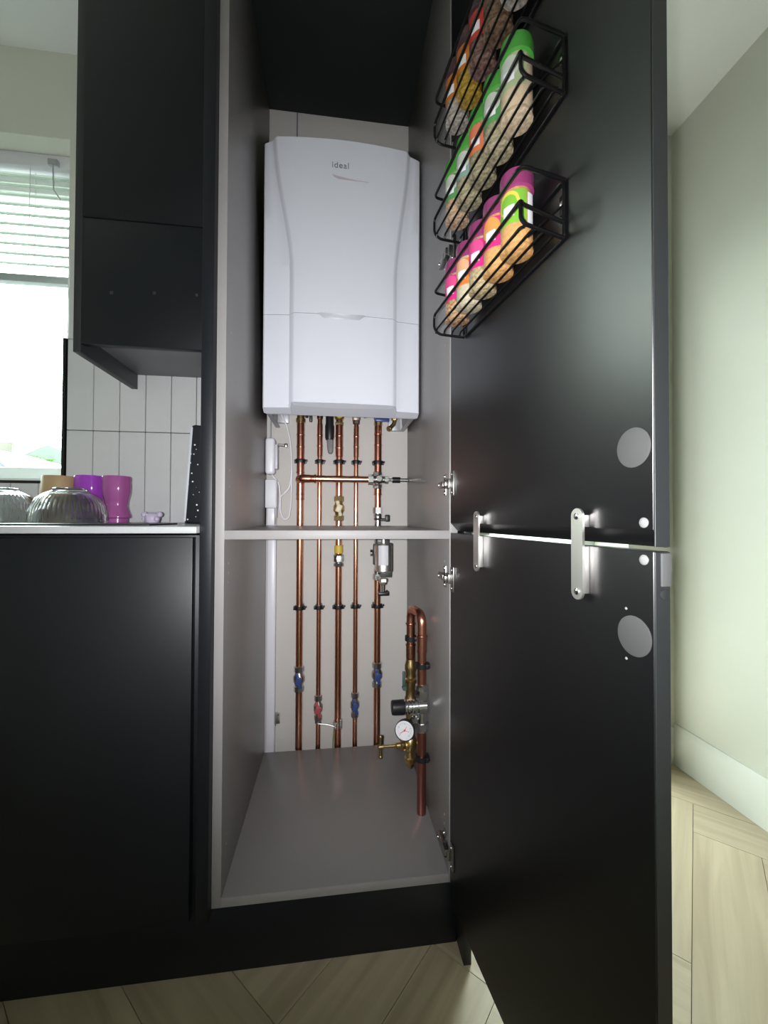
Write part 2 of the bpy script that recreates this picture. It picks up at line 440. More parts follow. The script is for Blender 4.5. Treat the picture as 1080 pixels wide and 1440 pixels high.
for cx in (-.80, -1.25, -1.68):
    loc(MB().cyl((cx, by-.013, 1.73), (cx, by-.013, 2.11), .0011, 6).cyl((cx, by+.013, 1.73), (cx, by+.013, 2.11), .0011, 6).out('ladder_cord', M_PLAST), bl)
loc(MB().box(-.735, -.705, by-.034, by-.018, 2.105, 2.125, .002).tube([(-.72, by-.03, 2.11), (-.715, by-.032, 2.02), (-.695, by-.03, 1.99)], .0022, 8).out('tilt_wand', M_BOILD), bl)

# ------------------------------------------------------------------ outside
M_GROUND = mat('pale_bounce_ground', (0.24, 0.235, 0.21), .9, var=.12, scale=3)  # unseen ground, made pale to bounce light up to the ceiling
struct(MB().box(-30, 30, YB+WT, 60, -.30, -.05).out('ground', M_GROUND, smooth=False))
fence = thing('garden_fence', 'pale timber garden fence seen low through the kitchen window', 'fence', (-6.3, 5.6, -.05))
fm = mat('fence_timber', (.095, .092, .075), .8, var=.15, scale=4)
base_b = None
for i in range(26):
    if base_b is None:
        base_b = MB().box(-.085, .085, -.012, .012, 0, 2.05, .004, seg=1).out('fence_board', fm, fence); o = base_b
    else:
        o = base_b.copy(); COL.objects.link(o); o.parent = fence
    o.location = (-3.2 + i*.2, 0, random.uniform(-.01, .01))
base_b = None
for i in range(3):
    if base_b is None:
        base_b = MB().box(-.06, .06, -.08, -.02, 0, 2.25, .006, seg=1).out('fence_post', mat('fence_post_paint', (.16, .165, .16), .7, var=.05), fence); o = base_b
    else: o = base_b.copy(); COL.objects.link(o); o.parent = fence
    o.location = (-1.5 + i*2.1, -.02, 0)
# parked pale blue car in front of the fence
car = thing('car', 'pale blue car parked outside, its roof showing above the window sill', 'car', (-3.45, 3.25, -.05))
cp = mat('pale_blue_car_paint', (.040, .058, .068), .2, coat=1.0, var=.01)
prof = [(-2.1, .35), (-2.1, .80), (-1.95, .98), (-1.30, 1.06), (-.72, 1.50), (-.35, 1.60), (.55, 1.60), (1.05, 1.45), (1.55, 1.08), (2.0, .98), (2.12, .75), (2.12, .35)]
cb = MB()
L_ = [[cb.b.verts.new((p[0], yy*(1 if p[1] < 1.1 else .80), p[1])) for p in prof] for yy in (-.85, .85)]
n_ = len(prof)
cb.b.faces.new(L_[0]); cb.b.faces.new(L_[1][::-1])
for i in range(n_): cb.b.faces.new((L_[0][i], L_[1][i], L_[1][(i+1) % n_], L_[0][(i+1) % n_]))
cbo = cb.out('car_body', cp, car)
bv = cbo.modifiers.new('bevel', 'BEVEL'); bv.width = .07; bv.segments = 3
gm = mat('car_window', (.03, .05, .06), .08)
for x0_, x1_ in ((-.85, -.10), (-.02, .85)):
    q = MB(); yb = -.80
    pts = [(x0_-.1, 1.12), (x1_+.1, 1.12), (x1_-.12, 1.50), (x0_+.22, 1.50)]
    for yy in (-.90, -.70):
        pass
    vs = [q.b.verts.new((p[0], -.86 if p[1] < 1.3 else -.72, p[1])) for p in pts]; vt = [q.b.verts.new((v.co.x, v.co.y+.03, v.co.z)) for v in vs]
    q.b.faces.new(vs); q.b.faces.new(vt[::-1])
    for i in range(4): q.b.faces.new((vs[i], vt[i], vt[(i+1) % 4], vs[(i+1) % 4]))
    q.out('car_side_window', gm, car)
wh0 = None
for wx in (-1.3, 1.3):
    for wy in (-.82, .82):
        if wh0 is None:
            wh0 = MB().lathe([(.2, -.1), (.31, -.1), (.33, -.07), (.33, .07), (.31, .1), (.2, .1)], (0, 0, 0), (0, 1, 0), 24).out('wheel', M_RUB, car); o = wh0
        else: o = wh0.copy(); COL.objects.link(o); o.parent = car
        o.location = (wx, wy, .33)
# leafy things: scattered leaf quads
def leafy(name, label, cat, c, rx, ry, rz_, n, size, col, trunk=None):
    t = thing(name, label, cat, (c[0], c[1], -.05))
    bmx = MB(); rnd = random.Random(len(name) * 13 + n)
    for _ in range(n):
        while True:
            d = Vector((rnd.uniform(-1, 1), rnd.uniform(-1, 1), rnd.uniform(-1, 1)))
            if .25 < d.length < 1: break
        p = Vector((d.x*rx, d.y*ry, c[2]+.05 + d.z*rz_))
        q = Matrix.Rotation(rnd.uniform(0, 6.3), 3, Vector((rnd.uniform(-1, 1), rnd.uniform(-1, 1), rnd.uniform(-1, 1))).normalized())
        s_ = size*rnd.uniform(.6, 1.3)
        vs = [bmx.b.verts.new(p + q @ Vector(v)*s_) for v in ((-1, 0, 0), (0, -.5, .1), (1, 0, 0), (0, .5, .1))]
        bmx.b.faces.new(vs)
    lm = mat('leaf_'+name+str(n), col, .6, var=.2, scale=2)
    nn_, ll_ = lm.node_tree.nodes, lm.node_tree.links
    tr_ = nn_.new('ShaderNodeBsdfTranslucent'); tr_.inputs[0].default_value = (col[0]*1.3, col[1]*1.3, col[2]*1.2, 1); mx_ = nn_.new('ShaderNodeMixShader'); mx_.inputs[0].default_value = .5
    ll_.new(nn_['Principled BSDF'].outputs[0], mx_.inputs[1]); ll_.new(tr_.outputs[0], mx_.inputs[2]); ll_.new(mx_.outputs[0], nn_['Material Output'].inputs['Surface'])
    f = bmx.out('foliage', lm, t, smooth=False, recalc=False); f['kind'] = 'stuff'
    tb = MB()
    if trunk:
        tb.tube([(0, 0, 0), (.05, 0, trunk*.5), (0, .05, trunk)], .12, 10)
        for k in range(5):
            a = k*1.26; tb.tube([(0, .03, trunk*.85), (math.cos(a)*rx*.4, math.sin(a)*ry*.4, trunk+rz_*.3)], .05, 8)
        tb.out('trunk', mat('bark', (.10, .07, .05), .9, var=.2), t)
    return t
leafy('tree', 'pale green leafy tree rising behind the raised blind', 'tree', (-7.3, 7.4, 8.7), 3.4, 1.8, 1.25, 5200, .15, (.060, .105, .045), trunk=7.6)
leafy('shrub', 'bright green shrub by the fence post, low in the kitchen window', 'shrub', (-3.42, 4.6, 1.42), .26, .26, .24, 500, .07, (.055, .13, .025), trunk=None)
MATS_ = None
# a white van-like shed gable beyond the fence
shed = thing('shed', 'whitish shed gable behind the fence at the lower right of the window', 'shed', (-5.1, 6.4, -.05))
q = MB(); q.poly([(0, 0), (1.4, 0), (1.4, 1.2), (0, 1.2)], 0, 1.75).out('shed_wall', mat('shed_wall_paint', (.15, .16, .15), .8, var=.05), shed)
q = MB(); vs = [q.b.verts.new(v) for v in ((-.1, -.1, 1.75), (1.5, -.1, 1.75), (.7, -.1, 2.15), (-.1, 1.3, 1.75), (1.5, 1.3, 1.75), (.7, 1.3, 2.15))]
for f in ((0, 1, 2), (3, 5, 4), (0, 2, 5, 3), (1, 4, 5, 2), (0, 3, 4, 1)): q.b.faces.new([vs[i] for i in f])
q.out('roof', mat('shed_roof_felt', (.10, .12, .11), .8, var=.1), shed)

# ------------------------------------------------------------------ left run: base cabinet, worktop, wall unit, plinth
bc = thing('base_cabinet', 'black base cabinet with a wide plain door under the pale worktop', 'cabinet', (-.64, 0, .15))
def PB(par, name, mt, *a, bev=.001, **kw):
    o = MB().box(*a, bev).out(name, mt, par)
    o.data.transform(Matrix.Translation(-par.location)); return o
PB(bc, 'carcass', M_BLK, -1.245, -.045, 0.0, .55, .15, .896)
for i, (a, b_) in enumerate(((-.643, -.0535), (-1.243, -.6465))):
    PB(bc, 'door', M_BLK, a, b_, -.021, -.002, .155, .892)
wt = MB().box(-1.95, -.0415, -.037, .551, .9005, .9135, .0015).out('worktop', M_QUARTZ)
tag(wt, 'slim pale grey worktop running left from the tall cabinet', 'worktop')
pl_ = tag(MB().box(-1.245, .490, .030, .046, 0.0, .149, .001).out('plinth', M_BLK), 'black plinth board along the floor under the units', 'plinth')

wu = thing('wall_cabinet', 'black wall cabinet hanging over the tiled worktop between window and tall cabinet', 'cabinet', (-.24, .40, 1.365))
PB(wu, 'side_panel', M_BLKEDGE, -.434, -.416, .252, .558, 1.345, 2.40)
PB(wu, 'side_panel', M_BLKEDGE, -.062, -.0445, .272, .556, 1.378, 2.40)
PB(wu, 'bottom_panel', mat('grey_underside', (.16, .16, .165), .5, var=.04), -.416, -.062, .275, .556, 1.392, 1.408)
PB(wu, 'top_panel', M_BLK, -.416, -.062, .275, .556, 2.384, 2.40)
PB(wu, 'door', M_BLK, -.4155, -.0455, .250, .270, 1.6885, 2.398)
PB(wu, 'lower_flap', M_BLK, -.4155, -.0455, .250, .270, 1.366, 1.6855)
dot0 = None  # three small dark dots on the lower flap
for x_, z_ in ((-.344, 1.499), (-.243, 1.506), (-.139, 1.508)):
    if dot0 is None:
        dot0 = MB().lathe([(.0045, 0), (.004, .002), (.002, .0028)], (0, 0, 0), (0, -1, 0), 12).out('small_dot', M_BLKEDGE, wu); o = dot0
    else: o = dot0.copy(); COL.objects.link(o); o.parent = wu
    o.location = Vector((x_, .250, z_)) - wu.location

# ------------------------------------------------------------------ tall cabinet
IW, CD = .464, .499
ZB0, ZB1 = .159, .177
ZT = 2.272
tc_ = thing('tall_cabinet', 'tall black cabinet with grey inside standing open around the boiler and pipes', 'cabinet', (IW/2, .25, ZB0))
def TB(name, mt, *a, bev=.0008, par=tc_): return PB(par, name, mt, *a, bev=bev)
TB('side_panel', M_GREY, -.018, 0, .0012, CD, ZB0, 2.33)
TB('side_panel', M_GREY, IW, IW+.018, .0012, CD, ZB0, 2.33)
TB('base_panel', M_GREY, 0, IW, .0012, CD-.002, ZB0, ZB1)
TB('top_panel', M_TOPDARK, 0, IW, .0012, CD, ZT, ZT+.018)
TB('shelf', M_GREY, 0, IW, .0012, CD-.002, .887, .905)
for nm, a in (('edge_strip', (-.018, 0, 0, .0012, ZB0, 2.33)), ('edge_strip', (IW+.0004, IW+.018, 0, .0012, ZB0, 2.33)), ('edge_strip', (0, IW, 0, .0012, ZB0, ZB1)),
              ('edge_strip', (0, IW, 0, .0012, .887, .905))):
    TB(nm, M_GREYEDGE, *a, bev=.0002)
TB('end_panel', M_BLK, -.041, -.0185, -.021, YB-.002, 0.1505, 2.38)
TB('end_panel', M_BLK, .4905, .507, -.019, YB-.002, 0.001, 2.38)
# shelf peg holes in the side panels
ph = None
for sx_, zz, yy in [(0, 1, 1)]: pass
for x_, sgn in ((0, 1), (IW, -1)):
    for z_ in (.835, .815, .795, .275, .255, .235, 1.03, .995, 1.32):
        if ph is None:
            ph = MB().lathe([(.0026, -.0004), (.0026, .0003), (.0014, .0005)], (0, 0, 0), (1, 0, 0), 10).out('peg_hole', M_HOLE, tc_); o = ph
        else: o = ph.copy(); COL.objects.link(o); o.parent = tc_
        o.location = Vector((x_, .037, z_)) - tc_.location

# ---- doors (local frame: X along the door from the hinge, -Y into the cabinet side, Z up)
HX, HY, TH = .4655, -.0030, .1233
PHI = math.atan2(-math.cos(TH), math.sin(TH))
DT = .019; DL = .4845
Rz = Matrix.Rotation(PHI, 4, 'Z')
def door_frame_at(o):
    o.parent = tc_; o.location = Vector((HX, HY, 0)) - tc_.location; o.rotation_euler = (0, 0, PHI)
ud = MB()
prof = [(0, .921), (0, 2.32), (DT, 2.32), (DT, .9045), (DT-.002, .9035)]   # (depth from the inner face, z): bottom edge bevelled
A_ = [ud.b.verts.new((0.0, p[0], p[1])) for p in prof]; B_ = [ud.b.verts.new((DL, p[0], p[1])) for p in prof]
ud.b.faces.new(A_); ud.b.faces.new(B_[::-1])
for i in range(len(prof)): ud.b.faces.new((A_[i], B_[i], B_[(i+1) % len(prof)], A_[(i+1) % len(prof)]))
bmesh.ops.bevel(ud.b, geom=ud.b.edges[:], offset=.0006, segments=1, affect='EDGES')
udo = ud.out('door', M_BLKIN); door_frame_at(udo); udo['label'] = 'upper door, bevelled along its bottom edge, carrying the wire baskets'
ldo = MB().box(0, DL, 0, DT, .122, .900, .0007, seg=1).out('door', M_BLKIN); door_frame_at(ldo); ldo['label'] = 'lower door, almost black inside'
# the outer edge of each door: lighter edge tape
for d_, z0_, z1_ in ((udo, .9035, 2.32), (ldo, .122, .900)):
    MB().box(DL-.0002, DL+.0012, .0008, DT-.0003, z0_+.001, z1_-.0005, .0003, seg=1).out('edge_tape', M_BLKEDGE, d_)
for d_, z_ in ((udo, 1.005), (ldo, .812)):
    MB().lathe([(.0205, 0), (.0205, .0006), (.019, .0012)], (.462, 0, z_), (0, -1, 0), 40).out('cover_disc', M_DISC, d_)
for d_, z_ in ((udo, .928), (ldo, .893-.002)):
    MB().lathe([(.0052, 0), (.0052, .0008), (.0042, .0018), (.002, .0024)], (.474, 0, z_), (0, -1, 0), 20).out('door_bumper', M_BUMP, d_)
for z_ in (.838, .786): MB().lathe([(.0016, 0), (.001, .0008)], (.452, 0, z_), (0, -1, 0), 10).out('screw_dot', M_BUMP, ldo)
# small latch on the free edge of the lower door
MB().box(DL+.001, DL+.0035, .0065, DT-.0005, .866, .8985, .001).out('edge_catch', mat('catch_plastic', (.11, .112, .112), .35, var=.02), ldo)
MB().lathe([(.0055, 0), (.0055, .0012), (.004, .002)], (DL+.001, .0115, .858), (1, 0, 0), 20).out('catch_knob', M_BLKEDGE, ldo)
# steel plates joining the two doors
for t_ in (.136, .392):
    pz0, pz1, w_ = .836, .944, .0095
    pm = MB(); n = 10; pts = []
    for k in range(n+1):
        a = PI*k/n; pts.append((t_ + w_*math.cos(a), pz1-w_ + w_*math.sin(a)))
    for k in range(n+1):
        a = PI + PI*k/n; pts.append((t_ + w_*math.cos(a), pz0+w_ + w_*math.sin(a)))
    f1 = [pm.b.verts.new((p[0], -.0105, p[1])) for p in pts]; f2 = [pm.b.verts.new((p[0], -.0075, p[1])) for p in pts]
    pm.b.faces.new(f1); pm.b.faces.new(f2[::-1])
    for k in range(len(pts)): pm.b.faces.new((f1[k], f1[(k+1) % len(pts)], f2[(k+1) % len(pts)], f2[k]))
    pm.box(t_-.006, t_+.0085, -.0075, 0, .922, .936, .0005)          # upper spacer
    pm.box(t_-.006, t_+.0085, -.0075, 0, .844, .8995, .0005)           # lower spacer
    po = pm.out('joining_plate', M_BRUSH, udo)
    for z_ in (pz1-w_, pz0+w_): MB().lathe([(.0042, 0), (.004, .0012), (.002, .002)], (t_, -.0105, z_), (0, -1, 0), 14).out('plate_screw', M_CHROME, udo)

# hinges: three-piece concealed hinges
def hinge(z, d_, wide=1.0):
    # door side: plate with two screws and the boss
    p = MB(); p.box(.006, .022, -.0035, 0, z-.026, z+.026, .001)
    p.box(.004, .012, -.010, -.003, z-.010, z+.010, .0015)
    for s_ in (-1, 1): p.lathe([(.0035, 0), (.003, .0015)], (.013, -.0035, z+s_*.019), (0, -1, 0), 12)
    p.out('hinge_cup', M_HINGE, d_)
    # cabinet side: cross plate on the side panel, arm, screws
    q = MB()
    q.box(IW-.003, IW, .012, .045, z-.008, z+.008, .001)
    q.box(IW-.003, IW, .020, .034, z-.024, z+.024, .001)
    q.box(IW-.013, IW-.003, .008, .050, z-.0065, z+.0065, .002)
    for s_ in (-1, 1): q.lathe([(.0045, 0), (.004, .0022), (.002, .003)], (IW-.003, .027, z+s_*.018), (-1, 0, 0), 12)
    q.lathe([(.004, 0), (.0035, .002)], (IW-.013, .040, z), (-1, 0, 0), 12)
    q.box(IW-.012, IW-.002, -.006, .012, z-.006, z+.006, .002)
    o = q.out('hinge_arm', M_HINGE, tc_); o.data.transform(Matrix.Translation(-tc_.location))
    r = MB().box(IW-.0105, IW-.0015, -.0045, .0105, z-.0105, z-.0065, .001).box(IW-.0105, IW-.0015, -.0045, .0105, z+.0065, z+.0105, .001).out('hinge_knuckle', M_RUB, tc_)
    r.data.transform(Matrix.Translation(-tc_.location))
for z_, d_ in ((1.005, udo), (.803, ldo), (.225, ldo), (1.505, udo), (2.15, udo)): hinge(z_, d_)

# ------------------------------------------------------------------ boiler
BX0, BX1 = .0225, .4585
boiler = thing('boiler', 'white wall hung gas boiler in the upper half of the open tall cabinet', 'boiler', ((BX0+BX1)/2, .42, 1.225))
def BL(o): o.data.transform(Matrix.Translation(-boiler.location)); o.parent = boiler; return o
ZBb, ZBt = 1.232, 1.962
body = MB()
body.box(BX0+.002, BX1-.002, .300, .556, 1.312, ZBt-.004, .003)
BL(body.out('casing', M_BOIL))
# side skirts of the casing below the underside
for x0_, x1_ in ((BX0+.002, BX0+.0045), (BX1-.0045, BX1-.002)):
    sk_ = MB(); pts = [(.295, 1.230), (.295, 1.314), (.556, 1.314), (.556, 1.262), (.52, 1.232)]
    a_ = [sk_.b.verts.new((x0_, p[0], p[1])) for p in pts]; c_ = [sk_.b.verts.new((x1_, p[0], p[1])) for p in pts]
    sk_.b.faces.new(a_); sk_.b.faces.new(c_[::-1])
    for i in range(5): sk_.b.faces.new((a_[i], c_[i], c_[(i+1) % 5], a_[(i+1) % 5]))
    sg = 1 if x0_ < .2 else -1
    xa, xb = (x0_, x0_+.014) if sg > 0 else (x1_-.014, x1_)
    sk_.box(xa, xb, .30, .53, 1.230, 1.2325)
    BL(sk_.out('side_skirt', M_BOILD))
BL(MB().box(BX0+.006, BX1-.006, .300, .556, 1.300, 1.312, .001).out('underside_plate', M_BOILD))
BL(MB().box(.405, .445, .54, .5565, 1.235, 1.312, .001).box(.030, .065, .54, .5565, 1.25, 1.312, .001).out('mounting_bracket', M_BOILD))
# front cover: centre panel with ridges that taper, then run straight down
def smooth(t): t = max(0, min(1, t)); return t*t*(3-2*t)
def rl(z):   # left ridge
    t = (1.962 - z)/(1.962-1.60); return .051 + (.100-.051)*smooth(t*.92+.04) if t < 1 else .0995
def rr_(z):
    t = (1.962 - z)/(1.962-1.60); return .4235 - (.4235-.3865)*smooth(t*.92+.04) if t < 1 else .3865
SEAM = 1.487
def cover(z0, z1, name, topcap):
    cv = MB(); NZ = 26; rows = []
    for k in range(NZ+1):
        z = z0 + (z1-z0)*k/NZ
        a, b_ = rl(z), rr_(z)
        dep = .262 + .010*smooth((z-1.60)/.36)*0 
        xs = [(BX0, .308), (BX0, .290), (BX0+.003, .287), (BX0+(a-BX0)*.5, .2825), (a-.006, .279), (a-.002, .2755), (a+.004, .267), (a+.010, .2645)]
        for u in range(1, 8):
            uu = u/8; xs.append((a+.010 + (b_-a-.020)*uu, .2645 - .0045*math.sin(PI*uu)))
        xs += [(b_-.010, .2645), (b_-.004, .267), (b_+.002, .2755), (b_+.006, .279), (b_+(BX1-b_)*.5, .2825), (BX1-.003, .287), (BX1, .290), (BX1, .308)]
        row = []
        for i, (x, y) in enumerate(xs):
            zz = z
            if k == NZ and topcap: zz = z + .010*(1-((x-.24)/.22)**2)
            if k == 0 and not topcap:
                zz = z + (.012 if .10 < x < .39 else 0.0)
            row.append(cv.b.verts.new((x, y, zz)))
        rows.append(row)
    n = len(rows[0])
    for k in range(NZ):
        for i in range(n-1): cv.b.faces.new((rows[k][i], rows[k][i+1], rows[k+1][i+1], rows[k+1][i]))
    # turned-in rims, top and bottom
    for row, dz in ((rows[0], -.003 if not topcap else 0), (rows[-1], .002 if topcap else 0)):
        back = [cv.b.verts.new((v.co.x, min(v.co.y+.030 if dz else v.co.y+.004, .312), v.co.z + dz*3)) for v in row]
        for i in range(n-1): cv.b.faces.new((row[i], row[i+1], back[i+1], back[i]))
    return BL(cv.out(name, M_BOIL))
cover(SEAM+.0008, ZBt, 'front_cover', True)
cover(ZBb, SEAM-.0008, 'lower_front_cover', False)
# lower lip: grey rim folded back under the front
lip = MB(); pts = [(BX0+.004, .292, 1.232), (BX0+.05, .286, 1.232), (.105, .272, 1.243), (.24, .268, 1.244), (.382, .272, 1.243), (BX1-.05, .286, 1.232), (BX1-.004, .292, 1.232)]
fr_ = [lip.b.verts.new(p) for p in pts]; bk_ = [lip.b.verts.new((p[0], .318, 1.222)) for p in pts]; b3 = [lip.b.verts.new((p[0], .322, 1.226)) for p in pts]; f3 = [lip.b.verts.new((p[0], p[1]+.004, p[2]+.004)) for p in pts]
for i in range(len(pts)-1):
    lip.b.faces.new((fr_[i], fr_[i+1], bk_[i+1], bk_[i])); lip.b.faces.new((bk_[i], bk_[i+1], b3[i+1], b3[i])); lip.b.faces.new((b3[i], b3[i+1], f3[i+1], f3[i]))
BL(lip.out('bottom_lip', mat('boiler_lip', (.50, .50, .55), .4, var=.02)))
# finger pull on the seam
fp = MB()
cx_, cz_ = .236, 1.4835
top = [(-.064, .004), (-.045, .000), (.050, .000), (.068, -.004+.006)]
f_ = [fp.b.verts.new(v) for v in ((cx_-.066, .2590, cz_+.004), (cx_+.066, .2590, cz_+.004), (cx_+.048, .2590, cz_-.0085), (cx_-.048, .2590, cz_-.0085))]
g_ = [fp.b.verts.new(v) for v in ((cx_-.058, .2555, cz_+.004), (cx_+.058, .2555, cz_+.004), (cx_+.044, .2572, cz_-.004), (cx_-.044, .2572, cz_-.004))]
fp.b.faces.new(g_); fp.b.faces.new(f_[::-1])
for i in range(4): fp.b.faces.new((f_[i], f_[(i+1) % 4], g_[(i+1) % 4], g_[i]))
BL(fp.out('finger_pull', mat('boiler_pull', (.38, .39, .43), .35, var=.02)))
# maker's name and the faint swoosh beneath it
def text(s, size, x, y, z, mt, par, name, ext=.0004, rx=PI/2, ry=0, rz=0):
    cu = bpy.data.curves.new(name, 'FONT'); cu.body = s; cu.size = size; cu.extrude = ext; cu.align_x = 'CENTER'; cu.space_character = 1.1
    o = bpy.data.objects.new(name, cu); COL.objects.link(o)
    bpy.context.view_layer.update()
    me = bpy.data.meshes.new_from_object(o.evaluated_get(bpy.context.evaluated_depsgraph_get())); bpy.data.objects.remove(o)
    o = bpy.data.objects.new(name, me); COL.objects.link(o); me.materials.clear(); me.materials.append(mt)
    me.transform(Matrix.Translation((x, y, z)) @ Matrix.Rotation(rz, 4, 'Z') @ Matrix.Rotation(ry, 4, 'Y') @ Matrix.Rotation(rx, 4, 'X'))
    return o
lg = text('ideal', .0235, .2305, .2592, 1.893, M_INK, None, 'maker_name'); BL(lg)
sw = MB(); pts = [(-.029, .006), (-.010, .002), (.036, -.0045), (.072, -.006), (.036, -.0075), (-.010, -.006), (-.024, -.001)]
v1 = [sw.b.verts.new((.237+p[0], .2594, 1.868+p[1])) for p in pts]; v2 = [sw.b.verts.new((.237+p[0], .2606, 1.868+p[1])) for p in pts]
sw.b.faces.new(v1); sw.b.faces.new(v2[::-1])
for i in range(7): sw.b.faces.new((v1[i], v2[i], v2[(i+1) % 7], v1[(i+1) % 7]))
BL(sw.out('swoosh_print', mat('faint_pink_print', (.50, .42, .47), .5, var=.04), smooth=False))

# ------------------------------------------------------------------ pipework
PY = .515
GRP_CLIP = None
def clip_mb(x, z, r, wall='back', y=PY):
    c = MB(); R = r+.0048
    if wall == 'back':
        # snap ring, arms and foot
        c.lathe([(r+.0003, -.0065), (R, -.0065), (R+.0006, 0), (R, .0065), (r+.0003, .0065)], (x, y, z), (0, 0, 1), 24)
        c.box(x-R*.8, x+R*.8, y+r*.9, YB-.004, z-.005, z+.005, .0008)
        c.box(x-R-.0035, x-r-.001, y-.006, y+.006, z-.0070, z+.0045, .001); c.box(x+r+.001, x+R+.0035, y-.006, y+.006, z-.0070, z+.0045, .001)
        c.box(x+R-.001, x+R+.007, y-.006, y+.001, z-.001, z+.0055, .001)
    return c
def beads(mb, x, y, zs, r, ax=(0, 0, 1)):
    for z in zs:
        mb.lathe([(r+.0003, -.0028), (r+.0022, -.0018), (r+.0026, 0), (r+.0022, .0018), (r+.0003, .0028)], (x, y, z), ax, 20)
def sleeve(mb, x, y, z0, z1, r):
    mb.lathe([(r+.0002, 0), (r+.0012, .001), (r+.0012, z1-z0-.001), (r+.0002, z1-z0)], (x, y, z0), (0, 0, 1), 20)
def iso_valve(par, x, z, r, lever_mat, y=PY, body_mat=None, sgn=1):
    # compression isolating valve: two nuts, body, lever facing the room
    bm_ = body_mat or M_NICK
    v = MB(); k = r+.0050
    v.lathe([(r+.001, -.042), (k, -.040), (k, -.024), (r+.001, -.022)], (x, y, z), (0, 0, 1), 8)
    v.lathe([(r+.001, .022), (k, .024), (k, .040), (r+.001, .042)], (x, y, z), (0, 0, 1), 8)
    v.lathe([(r+.0010, -.024), (r+.0025, -.015), (r+.0072, -.008), (r+.0072, .008), (r+.0025, .015), (r+.0010, .024)], (x, y, z), (0, 0, 1), 18)
    o = v.out('isolating_valve', bm_, par)
    l = MB(); l.cyl((x, y-r, z), (x, y-r-.012, z), .0075, 14)
    l.box(-.0095, .0095, y-r-.0150, y-r-.010, -.013, .013, .002, Matrix.Translation((x, 0, z)) @ Matrix.Rotation(.35*sgn, 4, 'Y'))
    l.box(-.0055, .0055, y-r-.0125, y-r-.0085, -.026, .026, .0015, Matrix.Translation((x, 0, z)) @ Matrix.Rotation(-.22*sgn, 4, 'Y'))
    l.out('lever', lever_mat, o)
    return o
def pipe_root(name, label, x, y=PY, z=0.0, cat='pipe', group='copper pipes rising to the boiler'):
    return thing(name, label, cat, (x, y, z), 0, group)
def localise(root):
    # children were built in world coordinates: shift them to the root's frame
    for c in root.children:
        if c.type == 'MESH': c.data.transform(Matrix.Translation(-root.location))
        for g in c.children:
            if g.type == 'MESH': g.data.transform(Matrix.Translation(-root.location))
RB, RS = .0114, .0077
X1, X2, X3, X4, X5 = .1070, .1700, .2345, .2915, .3655
CLZ = (1.118, .634)
def clips(root, x, r):
    for z_ in CLZ: clip_mb(x, z_, r).out('pipe_clip', M_RUB, root)

# pipe 1: thick, leftmost, tee to the cross pipe
r1 = pipe_root('copper_pipe', 'leftmost thick copper pipe with a blue levered valve near its foot', X1)
p = MB().cyl((X1, PY, 0), (X1, PY, 1.262), RB, 24).out('tube', M_COP, r1)
f = MB(); sleeve(f, X1, PY, 1.075, 1.255, RB); beads(f, X1, PY, (1.205, 1.165, 1.080), RB); beads(f, X1, PY, (1.008, .992), RB)
sleeve(f, X1, PY, .992, 1.05, RB); f.ball((X1, PY-.004, 1.057), RB+.0045, n=20)
f.tube([(X1, PY, 1.057), (X1, PY-.036, 1.057), (X1+.034, PY-.036, 1.057)], RB+.0022, 20, rad=.022)
f.out('tee_fitting', M_COPD, r1)
clips(r1, X1, RB)
iso_valve(r1, X1, .401, RB, M_BLUE)
v = MB(); v.lathe([(.014, 0), (.0155, .002), (.0155, .014), (.0125, .016), (.0125, .028), (.0165, .030), (.0165, .054)], (X1, PY, 1.245), (0, 0, 1), 12)
v.cyl((X1+.012, PY, 1.272), (X1+.030, PY, 1.272), .005, 10)
vo = v.out('boiler_valve', M_BRASS, r1)
MB().box(X1+.028, X1+.038, PY-.007, PY+.007, 1.250, 1.288, .002).cyl((X1+.020, PY-.006, 1.262), (X1+.020, PY-.006, 1.284), .005, 10).out('lever', M_RUB, vo)
localise(r1)

# pipe 2: thin
r2 = pipe_root('copper_pipe', 'thin copper pipe, second from the left, with a red levered valve low down', X2)
MB().cyl((X2, PY, 0), (X2, PY, 1.30), RS, 20).out('tube', M_COP, r2)
f = MB(); sleeve(f, X2, PY, 1.135, 1.245, RS); beads(f, X2, PY, (1.205, 1.170), RS); sleeve(f, X2, PY, 1.26, 1.30, RS+.001)
f.out('joint_sleeve', M_COPD, r2)
clips(r2, X2, RS)
iso_valve(r2, X2, .303, RS, M_RED)
# earth clamp and strap to the next pipe
e = MB(); e.lathe([(RS+.001, 0), (RS+.003, .001), (RS+.003, .008), (RS+.001, .009)], (X2, PY, .252), (0, 0, 1), 16)
e.tube([(X2, PY-.012, .256), (X2+.03, PY-.016, .2535), (X3-.008, PY-.018, .246)], .0022, 8)
e.out('earth_strap', M_NICK, r2)
localise(r2)

# pipe 3: thick gas pipe
r3 = pipe_root('copper_pipe', 'middle thick copper gas pipe with brass valve and yellow tape', X3)
MB().cyl((X3, PY, 0), (X3, PY, 1.27), RB*.98, 24).out('tube', M_COP, r3)
f = MB(); sleeve(f, X3, PY, 1.135, 1.245, RB); beads(f, X3, PY, (1.205, 1.165), RB)
f.out('joint_sleeve', M_COPD, r3)
clips(r3, X3, RB)
iso_valve(r3, X3, .962, RB, mat('cream_lever', (.62, .55, .38), .4, var=.08), body_mat=M_BRASS)
MB().lathe([(RB+.0004, -.014), (RB+.003, -.012), (RB+.003, .012), (RB+.0004, .014)], (X3, PY, .826), (0, 0, 1), 20).out('yellow_tape', M_YEL, r3)
v = MB()
v.lathe([(RB+.001, -.030), (RB+.005, -.028), (RB+.005, -.018), (RB+.001, -.016)], (X3, PY, .797), (0, 0, 1), 8)
v.lathe([(RB, -.018), (RB+.007, -.012), (RB+.007, .008), (RB+.002, .014)], (X3, PY, .797), (0, 0, 1), 10)
